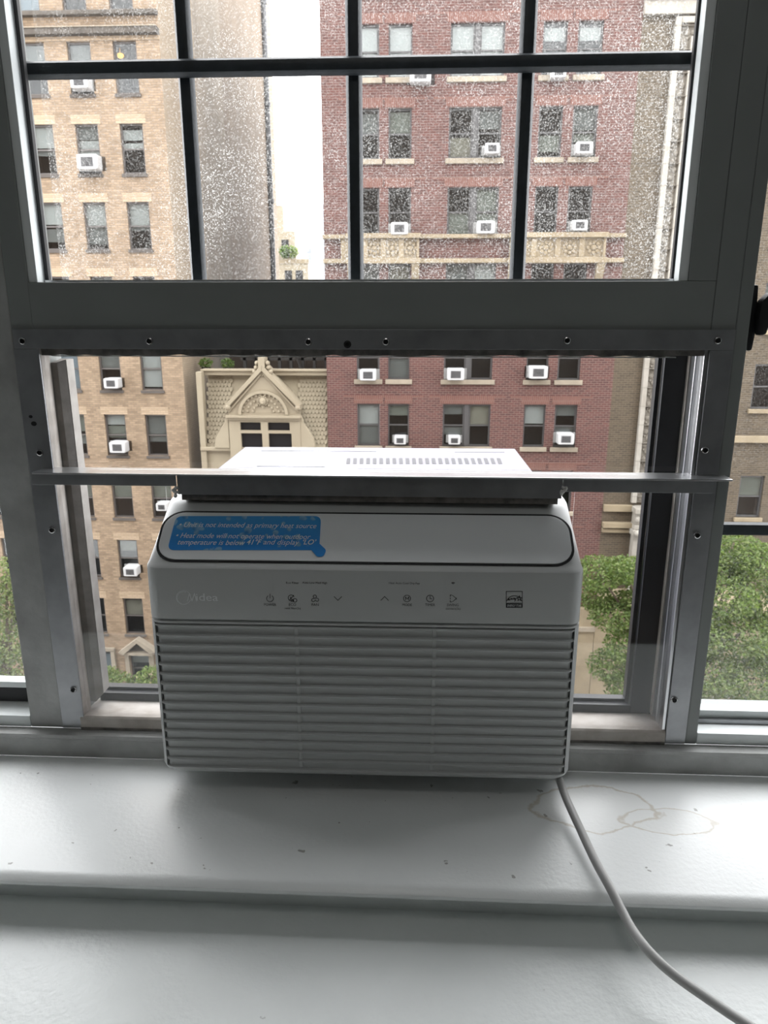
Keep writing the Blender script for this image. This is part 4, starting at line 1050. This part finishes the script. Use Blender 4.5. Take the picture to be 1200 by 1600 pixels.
# ---- beyond the gap between the buildings
def win_part(parent, x, y, z, wd, ht): obj('window', MB().box(x-wd/2, x+wd/2, y-.05, y+.1, z-ht/2, z+ht/2), 'interior', parent)
t = thing('apartment_block', 'pale cream stepped building with rooftop plants, seen down the sky gap', 'building', (-12.9, 75, ZG))
obj('lower_block', MB().box(-16, -11.2, 75, 84, ZG, 6.6), 'town', t); obj('upper_block', MB().box(-16, -12.6, 76, 84, 6.6, 9.6), 'town', t); obj('penthouse', MB().box(-17, -13.9, 77, 84, 9.6, 12.2), 'town', t)
obj('parapet', MB().box(-16.1, -11.1, 74.9, 75.2, 6.5, 6.9), 'stone', t)
for z in (8.2,): win_part(t, -13.6, 76, z, .7, 1.3)
for x in (-13.2, -12.1): win_part(t, x, 75, 5.2, .7, 1.3)
for px0, py0, lab, mm in ((445, 402, 'green shrub on the far cream rooftop', ['leaf2', 'leaf1']), (456, 404, 'yellow-green shrub on the far cream rooftop', ['leaf3', 'leaf1'])):
    p = at(px0, py0, 74.6); t = thing('rooftop_shrub', lab, 'shrub', (p.x, 74.7, 6.9))
    obj('planter', MB().box(p.x-.35, p.x+.35, 74.95, 75.15, 6.9, 7.15), 'town', t)
    o_ = obj('foliage', leaves(260, [((p.x, 75.0, 7.6), .55, .6, 1)], .35, 2, px0), mm, t); o_['kind'] = 'stuff'
def tower(label, x0, x1, z1, y, mn, fl_):
    t = thing('tower_block', label, 'building', ((x0+x1)/2, y, ZG)); obj('shaft', MB().box(x0, x1, y, y+20, ZG, z1), mn, t)
    b_ = MB()
    for k in range(fl_): b_.box(x0-.1, x1+.1, y-.15, y, z1-3-k*6, z1-1.6-k*6)
    obj('floor_band', b_, mn, t); obj('crown', MB().box(x0+1, x1-1, y+1, y+19, z1, z1+2.5), mn, t)
tower('tall hazy pale blue tower in the sky gap', -57.2, -46, 55, 400, 'haze_tower', 9)
tower('low hazy block left of the tall tower in the sky gap', -66, -57.6, 34, 410, 'haze_low', 6)

# ---- trees
def tree(label, base, clumps, n, size, mats, seed, group=None, branches=()):
    t = thing('tree', label, 'tree', base, group)
    c0 = clumps[0][0]
    tk = MB().tube([base, (base[0]+.1, base[1], base[2]+(c0[2]-base[2])*.5), (c0[0], c0[1], c0[2])], [.24, .18, .08], 9)
    trunk = obj('trunk', tk, 'bark', t, smooth=60)
    for c in clumps[1:]:
        q = Vector(base).lerp(Vector(c0), .75); obj('branch', MB().tube([q, q.lerp(Vector(c[0]), .55)+Vector((0,0,.2)), c[0]], [.08, .055, .02], 6), 'bark', trunk, smooth=60)
    o = obj('foliage', leaves(n, clumps, size, len(mats), seed), mats, t); o['kind'] = 'stuff'
ck = []; rr = random.Random(5)
def cl(px, py, Y, r, wgt=None): 
    p = at(px, py, Y); return ((p.x, p.y, p.z), r, r*.66, (wgt or r*r))
ck = [cl(1060, 1000, 22, 1.3)] + [cl(*q) for q in ((935,895,21.6,.85), (975,890,21.4,.7), (960,960,21.7,.9), (985,1010,21.3,.9), (955,1040,21.8,.85), (985,1075,21.4,.9), (1010,940,21.8,1.0), (1030,985,22.2,1.0), (1000,895,22.3,.8), (1025,1045,22,1.0), (935,935,22.2,.7),
      (1045,900,22.4,1.0), (1100,875,22,.95), (1150,865,22.4,1.1), (1190,880,21.6,1.0), (1130,930,21.2,1.1), (1090,985,21.0,1.1), (1160,985,21.2,1.2), (1205,950,22,1.2), (1110,1050,21.0,1.1), (1180,1060,21.2,1.2), (1220,1030,22,1.2), (1060,1080,21.4,1.0), (1140,1110,21.6,1.1), (1210,1120,21.6,1.1), (1000,1120,21.8,1.0))]
p = at(1070, 1100, 22)
tree('bright green leafy street tree at right, beyond the side window', (p.x, 22, ZG-.12), ck, 52000, .125, ['leaf1', 'leaf2', 'leaf3'], 11)
ck = [cl(*q) for q in ((5,1000,20,1.2), (-20,930,20,1.0), (20,940,20.4,.8), (30,1040,20,.9), (-10,1080,19.8,1.1), (35,1100,20.2,.8), (10,890,20.2,.7), (-40,1010,20,1.2))]
p = at(0, 1100, 20)
tree('dull olive tree seen through the left side window', (p.x, 20, ZG-.12), ck, 9000, .13, ['leaf4', 'leaf3', 'leaf2'], 12)
for k, (pp, nn, lab) in enumerate((([(180,1075,27,1.0), (170,1100,27,1.1), (200,1092,27.2,.9), (165,1055,27.3,.6)], 3600, 'low green tree behind the lower left acrylic sheet, nearer the post'),
                     ([(238,1058,27,.7), (225,1085,26.8,.9), (250,1100,27,1.1), (255,1070,27.2,.8)], 3600, 'low green tree beside the lower left corner of the big unit'))):
    ck = [cl(*q) for q in pp]; p = at(pp[0][0], pp[0][1], 27)
    tree(lab, (p.x, 27, ZG-.12), ck, nn, .16, ['leaf1', 'leaf2', 'leaf3', 'flower'], 20+k)
